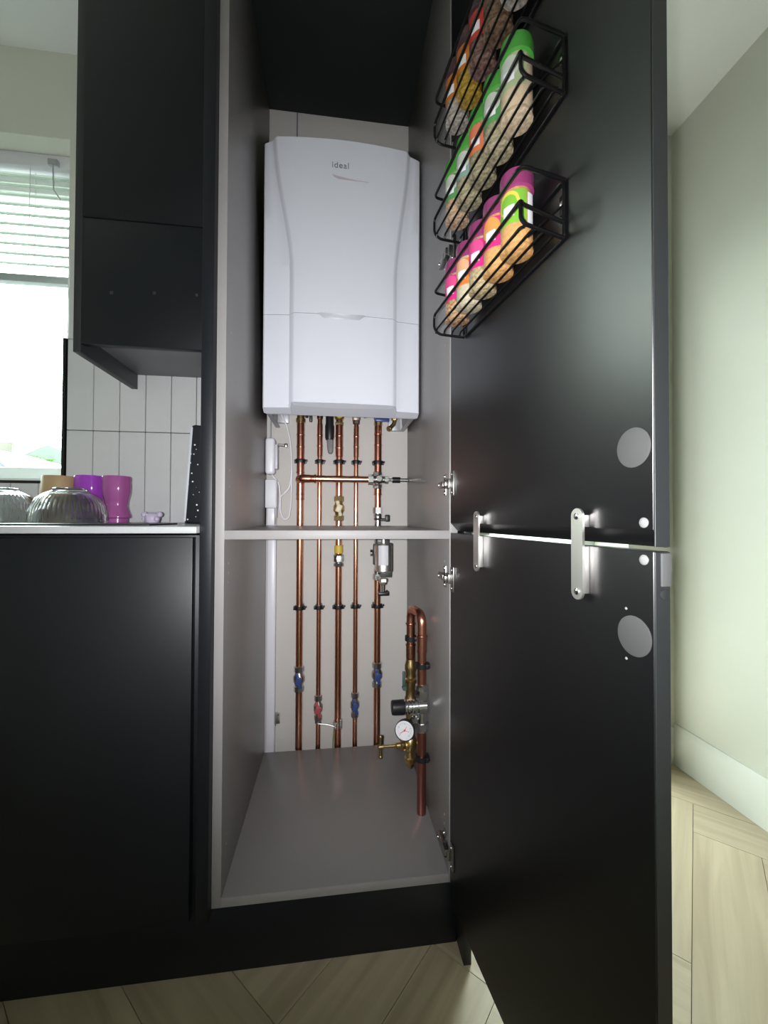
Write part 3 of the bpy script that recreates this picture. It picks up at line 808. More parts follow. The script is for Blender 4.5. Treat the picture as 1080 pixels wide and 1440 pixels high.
v.cyl((X3, PY-.01, .797), (X3, PY-.026, .797), .008, 12)
v.out('gas_union', M_CHROME, r3)
v = MB(); v.ball((X3, PY, 1.272), .017, (1, 1, 1.15), 16); v.lathe([(.012, 0), (.014, .003), (.014, .012)], (X3, PY, 1.240), (0, 0, 1), 8)
vo = v.out('gas_cock', M_BRASS, r3)
MB().box(X3-.010, X3+.010, PY-.026, PY-.014, 1.262, 1.298, .004).out('lever', M_YEL, vo)
e = MB(); e.lathe([(RB+.001, 0), (RB+.004, .001), (RB+.004, .011), (RB+.001, .012)], (X3, PY, .244), (0, 0, 1), 16)
e.box(X3-.012, X3-.004, PY-.024, PY-.012, .238, .258, .001); e.cyl((X3-.008, PY-.026, .248), (X3-.008, PY-.010, .248), .0035, 8)
e.box(X3+.006, X3+.014, PY-.022, PY-.010, .240, .268, .001)
e.out('earth_clamp', M_NICK, r3)
MB().tube([(X3-.012, PY-.014, .242), (X3-.015, PY-.012, .20), (X3-.016, PY-.008, .10)], .0018, 8).out('earth_wire', mat('earth_wire_green', (.22, .26, .10), .5, var=.1), r3)
localise(r3)

# pipe 4
r4 = pipe_root('copper_pipe', 'thin copper pipe, fourth from the left, with a blue levered valve low down', X4)
MB().cyl((X4, PY, 0), (X4, PY, 1.27), RS, 20).out('tube', M_COP, r4)
f = MB(); sleeve(f, X4, PY, 1.135, 1.240, RS); beads(f, X4, PY, (1.205, 1.170), RS)
f.out('joint_sleeve', M_COPD, r4)
clips(r4, X4, RS)
iso_valve(r4, X4, .306, RS, M_BLUE)
v = MB(); v.box(X4-.013, X4+.013, PY-.013, PY+.013, 1.258, 1.302, .003); v.lathe([(.009, 0), (.0115, .002), (.0115, .012)], (X4, PY, 1.246), (0, 0, 1), 6); v.cyl((X4+.01, PY, 1.275), (X4+.026, PY, 1.275), .0045, 10)
v.cyl((X4, PY-.010, 1.272), (X4, PY-.017, 1.272), .006, 12)
vo = v.out('boiler_valve', mat('dark_bronze', (.16, .12, .10), .35, metal=.8, var=.1), r4)
MB().box(-.012, .014, -.006, .006, -.006, .006, .002, Matrix.Translation((X4+.036, PY-.004, 1.276)) @ Matrix.Rotation(-.25, 4, 'Y')).out('lever', M_BLUE, vo)
localise(r4)

# pipe 5
r5 = pipe_root('copper_pipe', 'rightmost thick copper pipe of the five, carrying the magnetic filter', X5)
MB().cyl((X5, PY, 0), (X5, PY, .72), RB, 24).cyl((X5, PY, .93), (X5, PY, 1.262), RB, 24).out('tube', M_COP, r5)
f = MB(); sleeve(f, X5, PY, 1.085, 1.25, RB); beads(f, X5, PY, (1.215, 1.178, 1.085), RB); sleeve(f, X5, PY, 1.008, 1.035, RB); beads(f, X5, PY, (1.010,), RB)
f.out('joint_sleeve', M_COPD, r5)
clips(r5, X5, RB)
iso_valve(r5, X5, .403, RB, M_BLUE)
v = MB(); v.lathe([(.012, 0), (.014, .002), (.014, .016), (.011, .018)], (X5, PY, 1.242), (0, 0, 1), 10)
vo = v.cyl((X5, PY, 1.26), (X5, PY, 1.302), .013, 14).out('boiler_valve', M_BRASS, r5)
MB().box(X5-.012, X5+.036, PY-.022, PY-.013, 1.254, 1.268, .004, Matrix.Rotation(.0, 4, 'Y')).box(X5-.016, X5+.004, PY-.020, PY-.008, 1.258, 1.290, .005).out('lever', M_BLUE, vo)
# brass filling loop elbow beside it
v = MB(); v.tube([(X5+.052, PY-.01, 1.300), (X5+.056, PY-.01, 1.252), (X5+.040, PY-.012, 1.236), (X5+.034, PY-.02, 1.232)], .0068, 12, rad=.012)
v.lathe([(.009, 0), (.010, .002), (.010, .012), (.009, .014)], (X5+.054, PY-.01, 1.262), (0, 0, 1), 6)
v.lathe([(.008, 0), (.0095, .002), (.0095, .010), (.008, .012)], (X5+.040, PY-.014, 1.234), (-.6, -.6, -.4), 10)
v.out('filling_elbow', M_BRASS, r5)
MB().box(X5+.024, X5+.062, PY-.004, PY+.012, 1.278, 1.302, .003).out('valve_knob', M_RUB, r5)
localise(r5)

# cross pipe with bypass valve
cz, cy = 1.057, PY-.036
cr_ = thing('copper_cross_pipe', 'horizontal copper pipe crossing in front of the upright pipes below the boiler', 'pipe', (X3, cy, cz))
MB().cyl((X1+.022, cy, cz), (X5-.030, cy, cz), .0112, 24).out('tube', M_COP, cr_)
f = MB(); f.lathe([(.0115, 0), (.0150, .002), (.0150, .005), (.0130, .007)], (X1+.046, cy, cz), (1, 0, 0), 20)
f.lathe([(.0118, 0), (.0128, .002), (.0128, .024)], (X1+.024, cy, cz), (1, 0, 0), 20); f.out('joint_sleeve', M_COPD, cr_)
localise(cr_)
bv_ = thing('bypass_valve', 'chrome bypass valve with a black stem on the right end of the cross pipe', 'valve', (X5, cy, cz))
v = MB()
v.hexa((X5-.036, cy, cz), (X5-.020, cy, cz), .0175); v.cyl((X5-.020, cy, cz), (X5+.020, cy, cz), .0125, 16)
v.ball((X5, cy, cz), .0165, n=16); v.lathe([(.0125, -.030), (.0165, -.028), (.0165, -.016), (.0125, -.014)], (X5, cy+.034, cz+.002), (0, 0, 1), 8)
v.lathe([(.0125, .014), (.0165, .016), (.0165, .026), (.0125, .028)], (X5, cy+.034, cz+.002), (0, 0, 1), 8); v.cyl((X5, cy, cz), (X5, cy+.036, cz), .013, 14)
v.cyl((X5-.002, cy-.010, cz+.002), (X5-.002, cy-.024, cz+.002), .0095, 10)
v.hexa((X5+.018, cy, cz), (X5+.030, cy, cz), .013); v.cyl((X5+.028, cy, cz), (X5+.046, cy, cz), .0055, 12)
v.out('valve_body', M_CHROME, bv_)
MB().cyl((X5+.045, cy, cz), (X5+.070, cy, cz), .0100, 14).out('stem_grip', M_RUB, bv_)
MB().cyl((X5+.070, cy, cz), (IW-.002, cy, cz), .0062, 12).out('stem_end', M_NICK, bv_)
localise(bv_)

# magnetic filter: body stands forward of pipe 5 just below the shelf
mf = thing('magnetic_filter', 'small steel and black magnetic filter with a white label just below the shelf', 'filter', (X5+.012, PY-.040, .79))
fx, fy = X5+.014, PY-.045
v = MB()
v.lathe([(.014, .700-.70), (.016, .002), (.016, .012), (.009, .014)], (fx, fy, .720), (0, 0, 1), 6)
v.lathe([(.014, 0), (.0275, .006), (.0275, .088), (.024, .094), (.010, .097)], (fx, fy, .752), (0, 0, 1), 28)
v.cyl((fx, fy, .845), (fx, fy, .862), .0095, 10)
v.out('canister', M_BRUSH, mf)
v = MB(); v.box(fx+.010, fx+.034, fy+.004, fy+.030, .752, .848, .004); v.box(fx-.032, fx-.018, fy+.005, fy+.028, .775, .845, .004); v.box(fx-.008, fx+.030, fy+.002, fy+.02, .735, .760, .003)
v.box(fx-.022, fx+.020, fy-.005, fy+.020, .846, .862, .003)
v.out('filter_head', mat('dark_filter_plastic', (.045, .05, .045), .35, var=.1), mf)
v = MB(); nn = 10
for rr2, nm in ((.0279, 0),):
    a0, a1 = -PI/2-.72, -PI/2+.50
    lo = [v.b.verts.new((fx+rr2*math.cos(a0+(a1-a0)*k/nn), fy+rr2*math.sin(a0+(a1-a0)*k/nn), .778)) for k in range(nn+1)]
    hi = [v.b.verts.new((u.co.x, u.co.y, .842)) for u in lo]
    for k in range(nn): v.b.faces.new((lo[k], lo[k+1], hi[k+1], hi[k]))
v.out('label_sticker', M_WHITE, mf, recalc=False)
v = MB(); v.lathe([(.0115, 0), (.013, .002), (.013, .012), (.010, .014)], (fx, fy, .712), (0, 0, 1), 6); v.cyl((fx, fy, .690), (fx, fy, .714), .0065, 12)
v.out('drain_nut', M_CHROME, mf)
MB().box(fx-.018, fx+.020, fy-.006, fy+.008, .676, .688, .003).cyl((fx+.006, fy, .680), (fx+.016, fy, .692), .006, 10).out('drain_cap', M_RUB, mf)
# unions joining it to the pipe, above and below
v = MB()
v.hexa((X5, PY, .722), (X5, PY, .742), .0165); v.tube([(X5, PY, .735), (X5, PY, .765), (fx-.01, fy+.02, .775)], .013, 14, rad=.012)
v.hexa((X5, PY, .946), (X5, PY, .966), .0165); v.lathe([(.0125, 0), (.0145, .004), (.0145, .020), (.012, .024)], (X5, PY, .922), (0, 0, 1), 10)
v.cyl((X5, PY, .84), (X5, PY, .95), .0122, 14)
v.lathe([(.010, 0), (.012, .002), (.012, .008)], (fx-.034, fy+.018, .815), (-1, 0, 0), 14)
v.out('union', M_CHROME, mf)
MB().box(X5+.024, X5+.040, PY-.016, PY-.002, .918, .942, .003).cyl((X5+.008, PY-.008, .925), (X5+.028, PY-.008, .925), .005, 10).out('valve_lever', M_RUB, mf)
localise(mf)

# condensate hose
ch = thing('condensate_hose', 'black hose with a clear tip hanging under the boiler between two pipes', 'hose', (.2035, .50, 1.15))
MB().lathe([(.0125, 0), (.0148, .008), (.0150, .045), (.0130, .055), (.0128, .118)], (.2025, .500, 1.188), (.0, .0, 1), 20).out('hose_end', M_RUB, ch)
MB().lathe([(.004, 0), (.0082, .004), (.0100, .020), (.0112, .050)], (.2055, .500, 1.142), (-.04, 0, 1), 16).out('clear_tip', M_TUBE, ch)
localise(ch)

# ------------------------------------------------------------------ mains assembly on the right side panel
FX, FY = .4440, .178          # front pipe
QX, QY = .4300, .256          # back leg
ma = thing('mains_pipe_assembly', 'copper and brass mains inlet pipes with stop valve on the right side panel', 'pipe', (FX, .20, ZB1))
UT = .6825
v = MB()
v.tube([(QX, QY, .600), (QX, QY, UT), (FX, FY, UT), (FX, FY, .620)], .0118, 20, rad=.028, seg=8)
v.out('return_bend', M_COPD, ma)
f = MB(); beads(f, FX, FY, (.628,), .0118); sleeve(f, FX, FY, .585, .628, .0118); f.out('joint_sleeve', M_COPD, ma)
f = MB(); beads(f, QX, QY, (.582,), .0118); sleeve(f, QX, QY, .545, .582, .0118); f.out('joint_sleeve', M_COPD, ma)
f = MB(); beads(f, QX, QY, (.640,), .0118); f.out('joint_ring', M_COPD, ma)
MB().cyl((FX, FY, .48), (FX, FY, .63), .0118, 24).out('upper_tube', M_COPD, ma)
MB().cyl((FX, FY, .1775), (FX, FY, .395), .0118, 24).out('lower_tube', mat('red_copper', (.50, .20, .16), .3, metal=1.0, var=.12), ma)
MB().cyl((QX, QY, .55), (QX, QY, .61), .0116, 24).out('upper_tube', M_COPD, ma)
for (x_, y_, z_) in ((FX, FY, .553), (FX, FY, .318), (QX, QY, .600)):
    c = MB(); c.lathe([(.0122, -.0065), (.0160, -.0065), (.0160, .0065), (.0122, .0065)], (x_, y_, z_), (0, 0, 1), 22, close=False)
    c.box(x_+.009, IW-.0002, y_-.010, y_+.010, z_-.006, z_+.006, .001)
    c.box(x_+.008, IW-.004, y_-.016, y_-.008, z_-.006, z_+.006, .001)
    c.out('pipe_clip', M_RUB, ma)
v = MB()   # brass check/stop body on the back leg
v.lathe([(.0125, 0), (.0150, .003), (.0135, .014), (.0165, .022), (.0165, .034), (.0130, .046), (.0125, .052)], (QX, QY, .492), (0, 0, 1), 18)
v.lathe([(.0150, 0), (.0165, .004), (.0140, .010), (.0140, .044), (.0165, .048), (.0165, .056)], (QX, QY, .432), (0, 0, 1), 18)
v.cyl((QX, QY, .26), (QX, QY, .435), .0125, 18)
v.lathe([(.0125, 0), (.0170, .006), (.0185, .020), (.0170, .034), (.0125, .040)], (QX, QY, .290), (0, 0, 1), 18)
v.lathe([(.003, 0), (.008, .006), (.011, .016), (.0165, .020), (.0165, .032), (.012, .036)], (QX, QY, .243), (0, 0, 1), 10)
v.out('brass_stop_valve', M_BRASS, ma)
v = MB()   # small side lever of the valve
v.box(QX-.024, QX-.017, QY-.012, QY-.004, .468, .512, .002); v.cyl((QX-.020, QY-.008, .470), (QX-.020, QY-.020, .470), .006, 10)
v.out('side_lever', mat('dark_green_lever', (.05, .09, .09), .4, var=.1), ma)
v = MB()   # stopcock spindle and T handle, pointing into the cupboard
d = Vector((-1, -.10, .04)).normalized(); st = Vector((QX, QY, .309))
def at(t): return st + d*t
v.lathe([(.0150, 0), (.0165, .004), (.0165, .012), (.0125, .014), (.0145, .018), (.0145, .026), (.0090, .030), (.0085, .040), (.0045, .044), (.0040, .085)], tuple(st), tuple(d), 12)
v.out('spindle', M_BRASS, ma)
e = at(.084); v = MB()
v.tube([e + Vector((0, 0, -.027)), e + Vector((0, 0, .027))], .0042, 10); v.ball(e + Vector((0, 0, .027)), .0055, n=10); v.ball(e + Vector((0, 0, -.027)), .0055, n=10)
v.cyl(at(.078), at(.090), .0058, 10)
v.out('t_handle', mat('worn_brass', (.48, .36, .18), .35, metal=1.0, var=.1), ma)
localise(ma)

# pressure reducing valve and gauge
pv = thing('pressure_reducing_valve', 'chrome pressure reducing valve with a black knob on the front mains pipe', 'valve', (FX, FY, .445))
v = MB()
zc_ = .449
v.lathe([(.0165, 0), (.0185, .002), (.0185, .006), (.0170, .008), (.0185, .010), (.0185, .014), (.0165, .016), (.0185, .018), (.0185, .022), (.0165, .024), (.0185, .026), (.0185, .034), (.0200, .036), (.0200, .056), (.016, .060)], (FX-.046, FY, zc_), (1, 0, 0), 26)
v.hexa((FX, FY, .470), (FX, FY, .492), .0180); v.lathe([(.014, 0), (.0165, .003), (.0165, .012), (.0125, .016)], (FX, FY, .490), (0, 0, 1), 16)
v.cyl((FX, FY, .40), (FX, FY, .48), .0135, 18); v.hexa((FX, FY, .392), (FX, FY, .408), .0180)
v.lathe([(.012, 0), (.0150, .002), (.0150, .008)], (FX, FY, .384), (0, 0, 1), 18)
v.out('valve_body', M_CHROME, pv)
MB().lathe([(.0160, 0), (.0180, .002), (.0188, .030), (.0175, .0335)], (FX-.078, FY, zc_), (1, 0, 0), 22).out('adjusting_knob', M_RUB, pv)
localise(pv)
gp = Vector((.395, .150, .405))
gd = (CP - gp); gd.z *= .35; gd = (gd.normalized() + Vector((-.18, 0, 0))).normalized()
ga = thing('pressure_gauge', 'round white faced pressure gauge with a black case on the reducing valve', 'gauge', tuple(gp))
MB().lathe([(.017, -.017), (.0235, -.014), (.0245, 0), (.0245, .0045), (.0228, .0045), (.0228, .002)], gp, gd, 36, close=False).lathe([(.017, -.0172), (.017, -.016)], gp, gd, 36).out('case', M_RUB, ga)
MB().lathe([(.0228, 0), (.0228, .0022)], gp, gd, 36).out('dial', M_WHITE, ga)
# printed scale ticks and the red needle
q = Vector((0, 0, 1)).rotation_difference(gd).to_matrix(); 
side = gd.cross(Vector((0, 0, 1))).normalized(); side = -side; upv = gd.cross(side)
if upv.z < 0: upv = -upv
side = upv.cross(gd); 
tk = MB()
def bar(mb, ang_, r0, r1, w_, h0):
    dr = side*math.sin(ang_) + upv*math.cos(ang_); pr = dr.cross(gd)
    vs = [gp + gd*h0 + dr*r + pr*s_ for r, s_ in ((r0, -w_), (r0, w_), (r1, w_), (r1, -w_))]; ws = [v_ + gd*.0004 for v_ in vs]
    a = [mb.b.verts.new(v_) for v_ in vs]; c = [mb.b.verts.new(v_) for v_ in ws]
    mb.b.faces.new(a); mb.b.faces.new(c[::-1])
    for i in range(4): mb.b.faces.new((a[i], a[(i+1) % 4], c[(i+1) % 4], c[i]))
for k in range(21):
    a = math.radians(-135 + 270*k/20); bar(tk, a, .0155 if k % 5 else .0135, .0180, .00028 if k % 5 else .0005, .0022)
tk.out('scale_ticks', M_INK, ga, smooth=False)
nd = MB(); bar(nd, math.radians(-125), -.004, .0135, .0007, .0030); bar(nd, math.radians(30), 0, .011, .0005, .0030); nd.lathe([(.0022, .0022), (.0022, .0040)], gp, gd, 14)
bar(nd, math.radians(100), 0, .0125, .0004, .0030)
nd.out('needle', mat('red_needle', (.55, .08, .10), .4, var=.05), ga, smooth=False)
MB().tube([gp - gd*.016, gp - gd*.028 + Vector((.006, 0, .004)), (FX-.012, FY-.004, .428)], .0062, 14, rad=.01).hexa(tuple(gp - gd*.016 + Vector((.012, .006, .008))), (FX-.016, FY-.006, .424), .009).out('gauge_stem', M_CHROME, ga)
localise(ga)

# ------------------------------------------------------------------ electrics on the left
tk_ = thing('cable_trunking', 'white cable trunking running down the wall in the left corner of the cupboard', 'trunking', (.012, .55, .1))
MB().box(.0005, .0245, .532, YB-.004, .02, .975, .0015).out('channel', M_PLAST, tk_)
MB().box(.0225, .0270, .536, .5555, .02, .975, .0012).out('lid_edge', mat('trunking_lid_edge', (.62, .61, .65), .4, var=.02), tk_)  # lid edge slightly greyer than the channel
localise(tk_)
sb = thing('spur_box', 'small white spur box low in the left corner above the shelf', 'socket', (.017, .49, 1.0))
MB().box(.0005, .0370, .470, .512, .961, 1.052, .004).out('box', M_PLAST, sb)
MB().box(.003, .0345, .4685, .4705, .965, 1.048, .002).out('faceplate', M_WHITE, sb)
MB().box(.006, .0290, .485, .512, .907, .961, .002).out('entry_channel', M_PLAST, sb)
MB().box(.005, .0305, .505, YB-.004, .93, 1.0, .002).out('back_box', M_PLAST, sb)
localise(sb)
th_ = thing('plug_adapter', 'tall rounded white plug unit on the left side, above the spur box', 'adapter', (.018, .49, 1.12))
MB().box(.0006, .0310, .462, .500, 1.068, 1.185, .010, seg=4).out('housing', M_PLAST, th_)
MB().box(.0305, .0390, .470, .500, 1.085, 1.165, .003).out('cover', mat('pale_lilac_plastic', (.55, .54, .60), .4, var=.02), th_)
MB().cyl((.038, .485, 1.165), (.062, .485, 1.163), .0042, 10).box(.058, .068, .478, .492, 1.157, 1.170, .003).out('pin', M_NICK, th_)
localise(th_)
cb_ = thing('white_cable', 'white flex looping from the boiler down beside the leftmost pipe', 'cable', (.06, .51, 1.2))
MB().tube([(.036, .42, 1.30), (.048, .50, 1.262), (.062, .517, 1.235), (.074, .517, 1.18), (.080, .517, 1.09), (.072, .517, 1.03), (.055, .517, 1.01), (.044, .510, 1.00), (.041, .505, .965), (.046, .505, .945)], .0030, 10, rad=.03).out('flex', M_PLAST, cb_)
MB().tube([(.020, .480, 1.070), (.024, .484, 1.062), (.040, .495, 1.045), (.045, .500, 1.00), (.044, .500, .95), (.058, .505, .922), (.072, .505, .93), (.078, .510, .97), (.080, .517, 1.09)], .0024, 10, rad=.03).out('flex', M_PLAST, cb_)
MB().tube([(.030, .40, 1.305), (.058, .46, 1.262), (.068, .50, 1.30)], .004, 10, rad=.02).out('cable_tie', M_PLAST, cb_)
MB().tube([(.012, .500, 1.183), (.012, .505, 1.23), (.012, .49, 1.305)], .0018, 8).out('thin_wire', M_BOILD, cb_)
localise(cb_)
ab = thing('angle_bracket', 'tiny grey angle bracket on the wall near the foot of the trunking', 'bracket', (.034, .55, .26))
MB().box(.028, .042, .552, .5565, .238, .277, .001).box(.028, .031, .540, .5565, .238, .277, .001).out('plate', M_NICK, ab)
MB().lathe([(.003, 0), (.002, .001)], (.0365, .552, .268), (0, -1, 0), 10).lathe([(.003, 0), (.002, .001)], (.0365, .552, .247), (0, -1, 0), 10).out('screw', M_CHROME, ab)
localise(ab)

# ------------------------------------------------------------------ wire baskets and spice jars on the upper door
def door_thing(name, label, cat, t, n, z, group=None):
    # local frame same as the doors: X from hinge to free edge, -Y inward
    p = Vector((HX, HY, 0)) + Rz @ Vector((t, -n, z))
    return thing(name, label, cat, tuple(p), PHI, group)
BT0, BT1, BN = .070, .362, .066
BKZ = (1.290, 1.478, 1.666)
bl_ = ['lowest black wire basket on the open upper door, holding purple lidded jars',
       'middle black wire basket on the open upper door, holding green lidded jars',
       'topmost black wire basket on the open upper door, holding brown and orange spices']
def basket(z, label):
    o = door_thing('wire_basket', label, 'basket', BT0, 0, z, 'wire baskets on the open door')
    L = BT1-BT0; H = .080; H2 = .036
    def P(t, n, zz): return (t, -n, zz)
    r = .0024
    # top rail: from the door face round the front and back
    a = MB(); a.tube([P(L, .002, H-.004), P(L, BN, H), P(0, BN, H), P(0, .002, H-.004)], r, 8, rad=.010); a.out('top_rail', M_WIRE, o)
    a = MB(); a.tube([P(L, .002, .020), P(L-.004, BN-.004, H2), P(L, BN, H2), P(0, BN, H2), P(0, BN, .010), P(0, BN-.010, 0), P(0, .002, 0)], r, 8, rad=.010); a.out('front_rail', M_WIRE, o)
    a = MB(); a.tube([P(L, .003, H-.004), P(L, .003, .020), P(L, .003, 0), P(0, .003, 0), P(0, .003, H-.004)], r, 8, rad=.008, closed=True); a.out('back_frame', M_WIRE, o)
    a = MB(); a.tube([P(L, .003, .0), P(L, BN*.6, .005), P(L, BN-.006, .008), P(L, BN, .014), P(L, BN, H2)], r, 8, rad=.010); a.out('end_wire', M_WIRE, o)
    w0 = None
    for k in range(4):
        nn_ = BN - .004 - k*.0165
        if w0 is None:
            w0 = MB().tube([(0, 0, -.0070), (.006, 0, 0), (L-.008, 0, 0), (L, 0, -.0035)], .0018, 8, rad=.004).out('floor_wire', M_WIRE, o); c = w0
        else: c = w0.copy(); COL.objects.link(c); c.parent = o
        c.location = P(0, nn_, .0078)
    # slant brace at the near end and mounting tabs with screws
    a = MB(); a.tube([P(L, .003, H*.55), P(L-.012, BN-.018, .002)], .0014, 8); a.out('brace', M_WIRE, o)
    for tt in (L-.004, .004):
        s_ = MB(); s_.box(tt-.006, tt+.006, -.0025, 0, .034, .060, .001); s_.out('mounting_tab', M_WIRE, o)
        s_ = MB(); s_.lathe([(.0048, 0), (.0044, .0018), (.002, .003)], (tt, -.0025, .047), (0, -1, 0), 14); s_.out('screw', M_CHROME, o)
    return o
for z_, l_ in zip(BKZ, bl_): basket(z_, l_)

C = {
 'orange': ((.84, .42, .13), (.88, .48, .18)), 'tan': ((.42, .30, .14), (.72, .58, .34)), 'cream': ((.76, .64, .44), (.80, .70, .50)),
 'mix': ((.30, .15, .05), (.80, .50, .28)), 'beige': ((.84, .64, .42), (.84, .66, .44)), 'khaki': ((.30, .27, .15), (.58, .50, .32)),
 'olive': ((.20, .20, .10), (.50, .42, .26)), 'brown': ((.07, .035, .02), (.26, .15, .08)), 'terra': ((.50, .24, .12), (.74, .56, .38)),
 'gold': ((.34, .20, .015), (.60, .38, .03)), 'chili': ((.60, .12, .02), (.82, .25, .05)), 'maroon': ((.09, .03, .025), (.30, .17, .13)), 'grey': ((.34, .30, .25), (.60, .54, .46)),
}
LID = {'purple': (.30, .045, .16), 'green': (.07, .34, .05), 'dark': (.06, .025, .03)}
LABC = {'green': (.22, .50, .05), 'pink': (.78, .03, .22), 'magenta': (.70, .025, .23), 'orange': (.85, .22, .04), 'paleg': (.42, .50, .28), 'redorange': (.75, .20, .08), 'teal': (.25, .40, .33), 'leaf': (.10, .33, .10), 'cherry': (.60, .05, .03), 'rust': (.62, .20, .03), 'sand': (.55, .42, .25), 'umber': (.2, .10, .06)}
JR, JH = .0218, .086
def arc(mb, r, a0, a1, z0, z1, n=12, ell=False, th=.0004):
    # curved patch on a cylinder; elliptical outline if ell
    cols = []
    for k in range(n+1):
        u = k/n; a = a0 + (a1-a0)*u
        h = math.sqrt(max(0, 1-(2*u-1)**2)) if ell else 1.0
        zc0, hh = (z0+z1)/2, (z1-z0)/2*max(h, .04)
        cols.append((mb.b.verts.new((r*math.cos(a), r*math.sin(a), zc0-hh)), mb.b.verts.new((r*math.cos(a), r*math.sin(a), zc0+hh))))
    for k in range(n): mb.b.faces.new((cols[k][0], cols[k+1][0], cols[k+1][1], cols[k][1]))
def jar(label, t, z, content, lid, labc, patch, group, back=False):
    o = door_thing('spice_jar', label, 'jar', t, .033, z+.0108, group)
    MB().lathe([(JR*.80, .004), (JR*.97, .005), (JR, .007), (JR, .072), (JR*.94, .080), (JR*.86, .084), (JR*.86, JH)], n=28).out('jar_body', spice_mat('spice_'+content, *C[content]), o)
    # faceted clear glass foot
    g1 = MB().lathe([(JR*.90, .0), (JR*1.03, .0012), (JR*1.04, .004), (JR*1.01, .0065)], n=14); g1.out('glass_foot', spice_mat('foot_'+content, tuple(v*.6 for v in C[content][0]), C[content][1], 160), o)
    lm_ = mat('lid_'+lid, tuple(v_*.75 for v_ in LID[lid]), .35, var=.05, coat=.3)
    MB().lathe([(JR*.98, 0), (JR*1.06, .001), (JR*1.06, .020), (JR*1.0, .025), (JR*.8, .0275), (JR*.78, .0265)], (0, 0, JH-.002), n=32).out('lid', lm_, o)
    # label faces the room, away from the door
    a0 = -1.0
    lb = MB(); arc(lb, JR+.0004, a0-1.5, a0+1.05, .033, .078, 18); lo_ = lb.out('paper_label', mat('label_'+labc, tuple(v_*.75 for v_ in LABC[labc]), .45, var=.05), o, recalc=False)
    if patch:
        pt = MB(); arc(pt, JR+.0009, a0-.80, a0+.62, .046, .078, 14, True); pt.out('label_emblem', mat('patch_'+patch[0], tuple(v_*.75 for v_ in patch[1]), .45, var=.05), lo_, recalc=False)
    if patch and patch[0] == 'yellow':
        p2 = MB(); arc(p2, JR+.0011, a0-.64, a0+.46, .048, .073, 12, True); p2.out('green_emblem_centre', mat('label_'+labc, LABC[labc]), lo_, recalc=False)
    wtb = MB(); arc(wtb, JR+.0013, a0-.40, a0+.30, .042, .058, 8); wtb.out('white_text_block', M_WHITE, lo_, recalc=False)
    if back:
        wb2 = MB(); arc(wb2, JR+.0006, a0+1.12, a0+1.62, .026, .074, 8); wb2.out('white_back_label', M_WHITE, o, recalc=False)
    return o
G0, G1, G2 = 'purple lidded spice jars in the lowest basket', 'green lidded spice jars in the middle basket', 'spice jars in the topmost basket'
step = .0495
T0 = .302
low = [('purple lidded jar with a lime green label, nearest the free edge in the lowest basket', 'orange', 'purple', 'green', ('yellow', (.75, .62, .10)), True),
       ('purple lidded jar with orange over hot pink label, second from the free edge, lowest basket', 'orange', 'purple', 'pink', ('apricot', (.85, .35, .10)), True),
       ('purple lidded jar with magenta label, middle of the lowest basket', 'tan', 'purple', 'magenta', ('rose', (.80, .08, .28)), False),
       ('purple lidded jar with bright orange label in the lowest basket', 'cream', 'purple', 'orange', ('peach', (.85, .45, .25)), False),
       ('purple lidded jar with magenta label, nearest the hinge in the lowest basket', 'mix', 'purple', 'magenta', ('rose', (.80, .08, .28)), False)]
for k, a in enumerate(low): jar(a[0], T0-k*step, BKZ[0], a[1], a[2], a[3], a[4], G0, a[5])
mid = [('green lidded jar of beige powder nearest the free edge in the middle basket', 'beige', 'green', 'paleg', ('mist', (.60, .62, .55)), False),
       ('green lidded jar, second from the free edge in the middle basket, with leaf green label', 'khaki', 'green', 'leaf', ('mist', (.60, .62, .55)), False),
       ('green lidded jar with a red orange label spot, middle basket', 'olive', 'green', 'redorange', ('coral', (.80, .22, .12)), False),
       ('green lidded jar with a white and teal label, fourth in the middle basket', 'khaki', 'green', 'teal', ('mist', (.60, .62, .55)), False),
       ('green lidded jar of mixed tan seeds nearest the hinge in the middle basket', 'terra', 'green', 'leaf', ('mist', (.60, .62, .55)), False)]
for k, a in enumerate(mid): jar(a[0], T0-k*step, BKZ[1], a[1], a[2], a[3], a[4], G1, a[5])
topj = [('dark maroon spice jar nearest the free edge in the topmost basket', 'grey', 'dark', 'umber', None),
        ('dark brown spice jar second from the free edge, topmost basket', 'brown', 'dark', 'umber', None),
        ('red labelled jar in the middle of the topmost basket', 'maroon', 'dark', 'cherry', None),
        ('orange labelled chili jar, second from the hinge, topmost basket', 'gold', 'dark', 'rust', None),
        ('jar with orange label over pale flakes nearest the hinge, topmost basket', 'grey', 'dark', 'rust', None)]
for k, a in enumerate(topj): jar(a[0], T0-k*step, BKZ[2], a[1], a[2], a[3], a[4], G2)

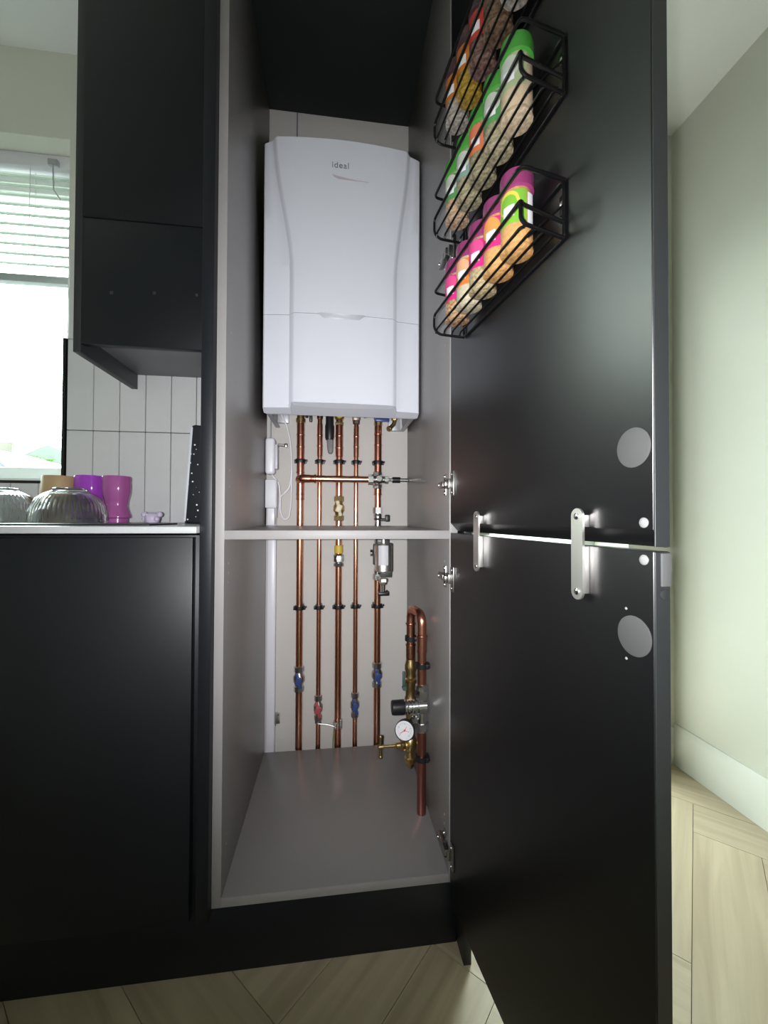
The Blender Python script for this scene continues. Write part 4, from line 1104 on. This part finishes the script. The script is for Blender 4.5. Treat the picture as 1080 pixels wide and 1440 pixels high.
# ------------------------------------------------------------------ things on the worktop
WZ = .9135
mt_ = tag(MB().box(-1.05, -.155, .03, .182, WZ, WZ+.0035, .001).out('drying_mat', M_RUB), 'thin black rubber mat lying along the front of the worktop', 'mat')
MZ = WZ+.0003
def bowl(x, y, label):
    b_ = MB(); n = 144; rings = []
    prof = [(.0815, 0), (.0815, .004), (.0805, .022), (.0765, .043), (.0675, .061), (.055, .073), (.042, .0805), (.037, .083), (.037, .0875), (.033, .0895), (.030, .0865), (.0, .0845)]
    inner = [(.0, .0815), (.036, .0795), (.052, .0705), (.0645, .0585), (.0735, .041), (.0775, .021), (.0785, 0)]
    for i, (r, h) in enumerate(prof+inner):
        ring = []
        for k in range(n):
            a = 2*PI*k/n
            rib = .0011*math.cos(48*a) if (i < len(prof) and .004 < h < .066) else 0
            ring.append(b_.b.verts.new(((max(r, .0001)+rib)*math.cos(a), (max(r, .0001)+rib)*math.sin(a), h)))
        rings.append(ring)
    for i in range(len(rings)):
        A, B = rings[i], rings[(i+1) % len(rings)]
        for k in range(n): b_.b.faces.new((A[k], A[(k+1) % n], B[(k+1) % n], B[k]))
    o = b_.out('glass_bowl', M_CLEAR); o.location = (x, y, MZ)
    return tag(o, label, 'bowl', 'ribbed glass bowls upside down on the worktop')
bowl(-.4475, .270, 'clear ribbed glass bowl upside down in front of the purple cup')
bowl(-.6180, .285, 'clear ribbed glass bowl upside down, cut off by the left edge of the photo')
def cupthing(name, label, prof, mt, x, y, z, n=32, cat='cup', inner=.003, **kw):
    m_ = MB()
    P_ = prof + [(max(r-inner, .0002), min(h, prof[-1][1]-inner)) for r, h in prof[::-1]]
    m_.lathe(P_, n=n, close=False, **kw)
    o = m_.out(name, mt); o.location = (x, y, z); return tag(o, label, cat)
cupthing('tan_cup', 'tan cup standing upside down behind the glass bowls, below the window', [(.048, 0), (.046, .06), (.0405, .105), (.0400, .128), (.0385, .1315), (.0005, .132)], M_TAN, -.555, .405, MZ)
gl = [(.029, 0), (.0305, .002), (.0305, .009), (.0305, .012), (.0372, .016), (.0375, .022), (.034, .030), (.0300, .042), (.0290, .052), (.0310, .066), (.0355, .086), (.0370, .104), (.0358, .118), (.0368, .127), (.0350, .1335), (.0305, .1345), (.030, .130), (.0005, .128)]
cupthing('purple_glass', 'bright purple waisted glass, left one of the coloured pair', [(r*1.02, h) for r, h in gl], M_PUR, -.475, .405, MZ, n=48, flute=.02, fn=8, cat='glass', inner=.002)
cupthing('mauve_glass', 'dusky pink waisted glass, right one of the coloured pair', gl, M_PNK, -.4035, .405, MZ, n=48, flute=.02, fn=8, cat='glass', inner=.002)
lt = MB(); lt.lathe([(.010, 0), (.016, .003), (.019, .012), (.0175, .022), (.012, .028), (.004, .030)], n=20)
lt.ball((-.019, -.002, .024), .008, n=12); lt.ball((.019, -.002, .024), .008, n=12); lt.ball((-.020, .0, .012), .0065, n=12); lt.ball((.016, -.012, .012), .007, n=12)
lo = lt.out('glass_ornament', M_LIL); lo.location = (-.262, .30, MZ)
tag(lo, 'tiny lilac glass ornament with two knobs standing on the worktop', 'ornament')
# speckled board leaning to the tall unit
bd = MB().box(0, .118, 0, .010, 0, .268, .008, seg=3).out('chopping_board', M_SPECK)
bd.location = (-.1815, .30, WZ+.0002); bd.rotation_euler = (0, math.radians(3.6), 0)
bd.location.z += .0002
tag(bd, 'black speckled chopping board standing against the tall cabinet', 'board')
ed = MB().box(-.0035, .003, .0005, .0095, .006, .262, .002).out('lit_edge', M_LITEDGE, bd)  # light on the board's left edge, put into a pale strip
b2_ = MB().box(0, .012, 0, .16, 0, .40, .005, seg=3).out('serving_board', M_BLKEDGE)
b2_.location = (-.0665, .362, WZ+.0002); b2_.rotation_euler = (0, math.radians(.0), 0)
tag(b2_, 'thin dark board standing on edge behind the speckled board, against the tall cabinet', 'board')
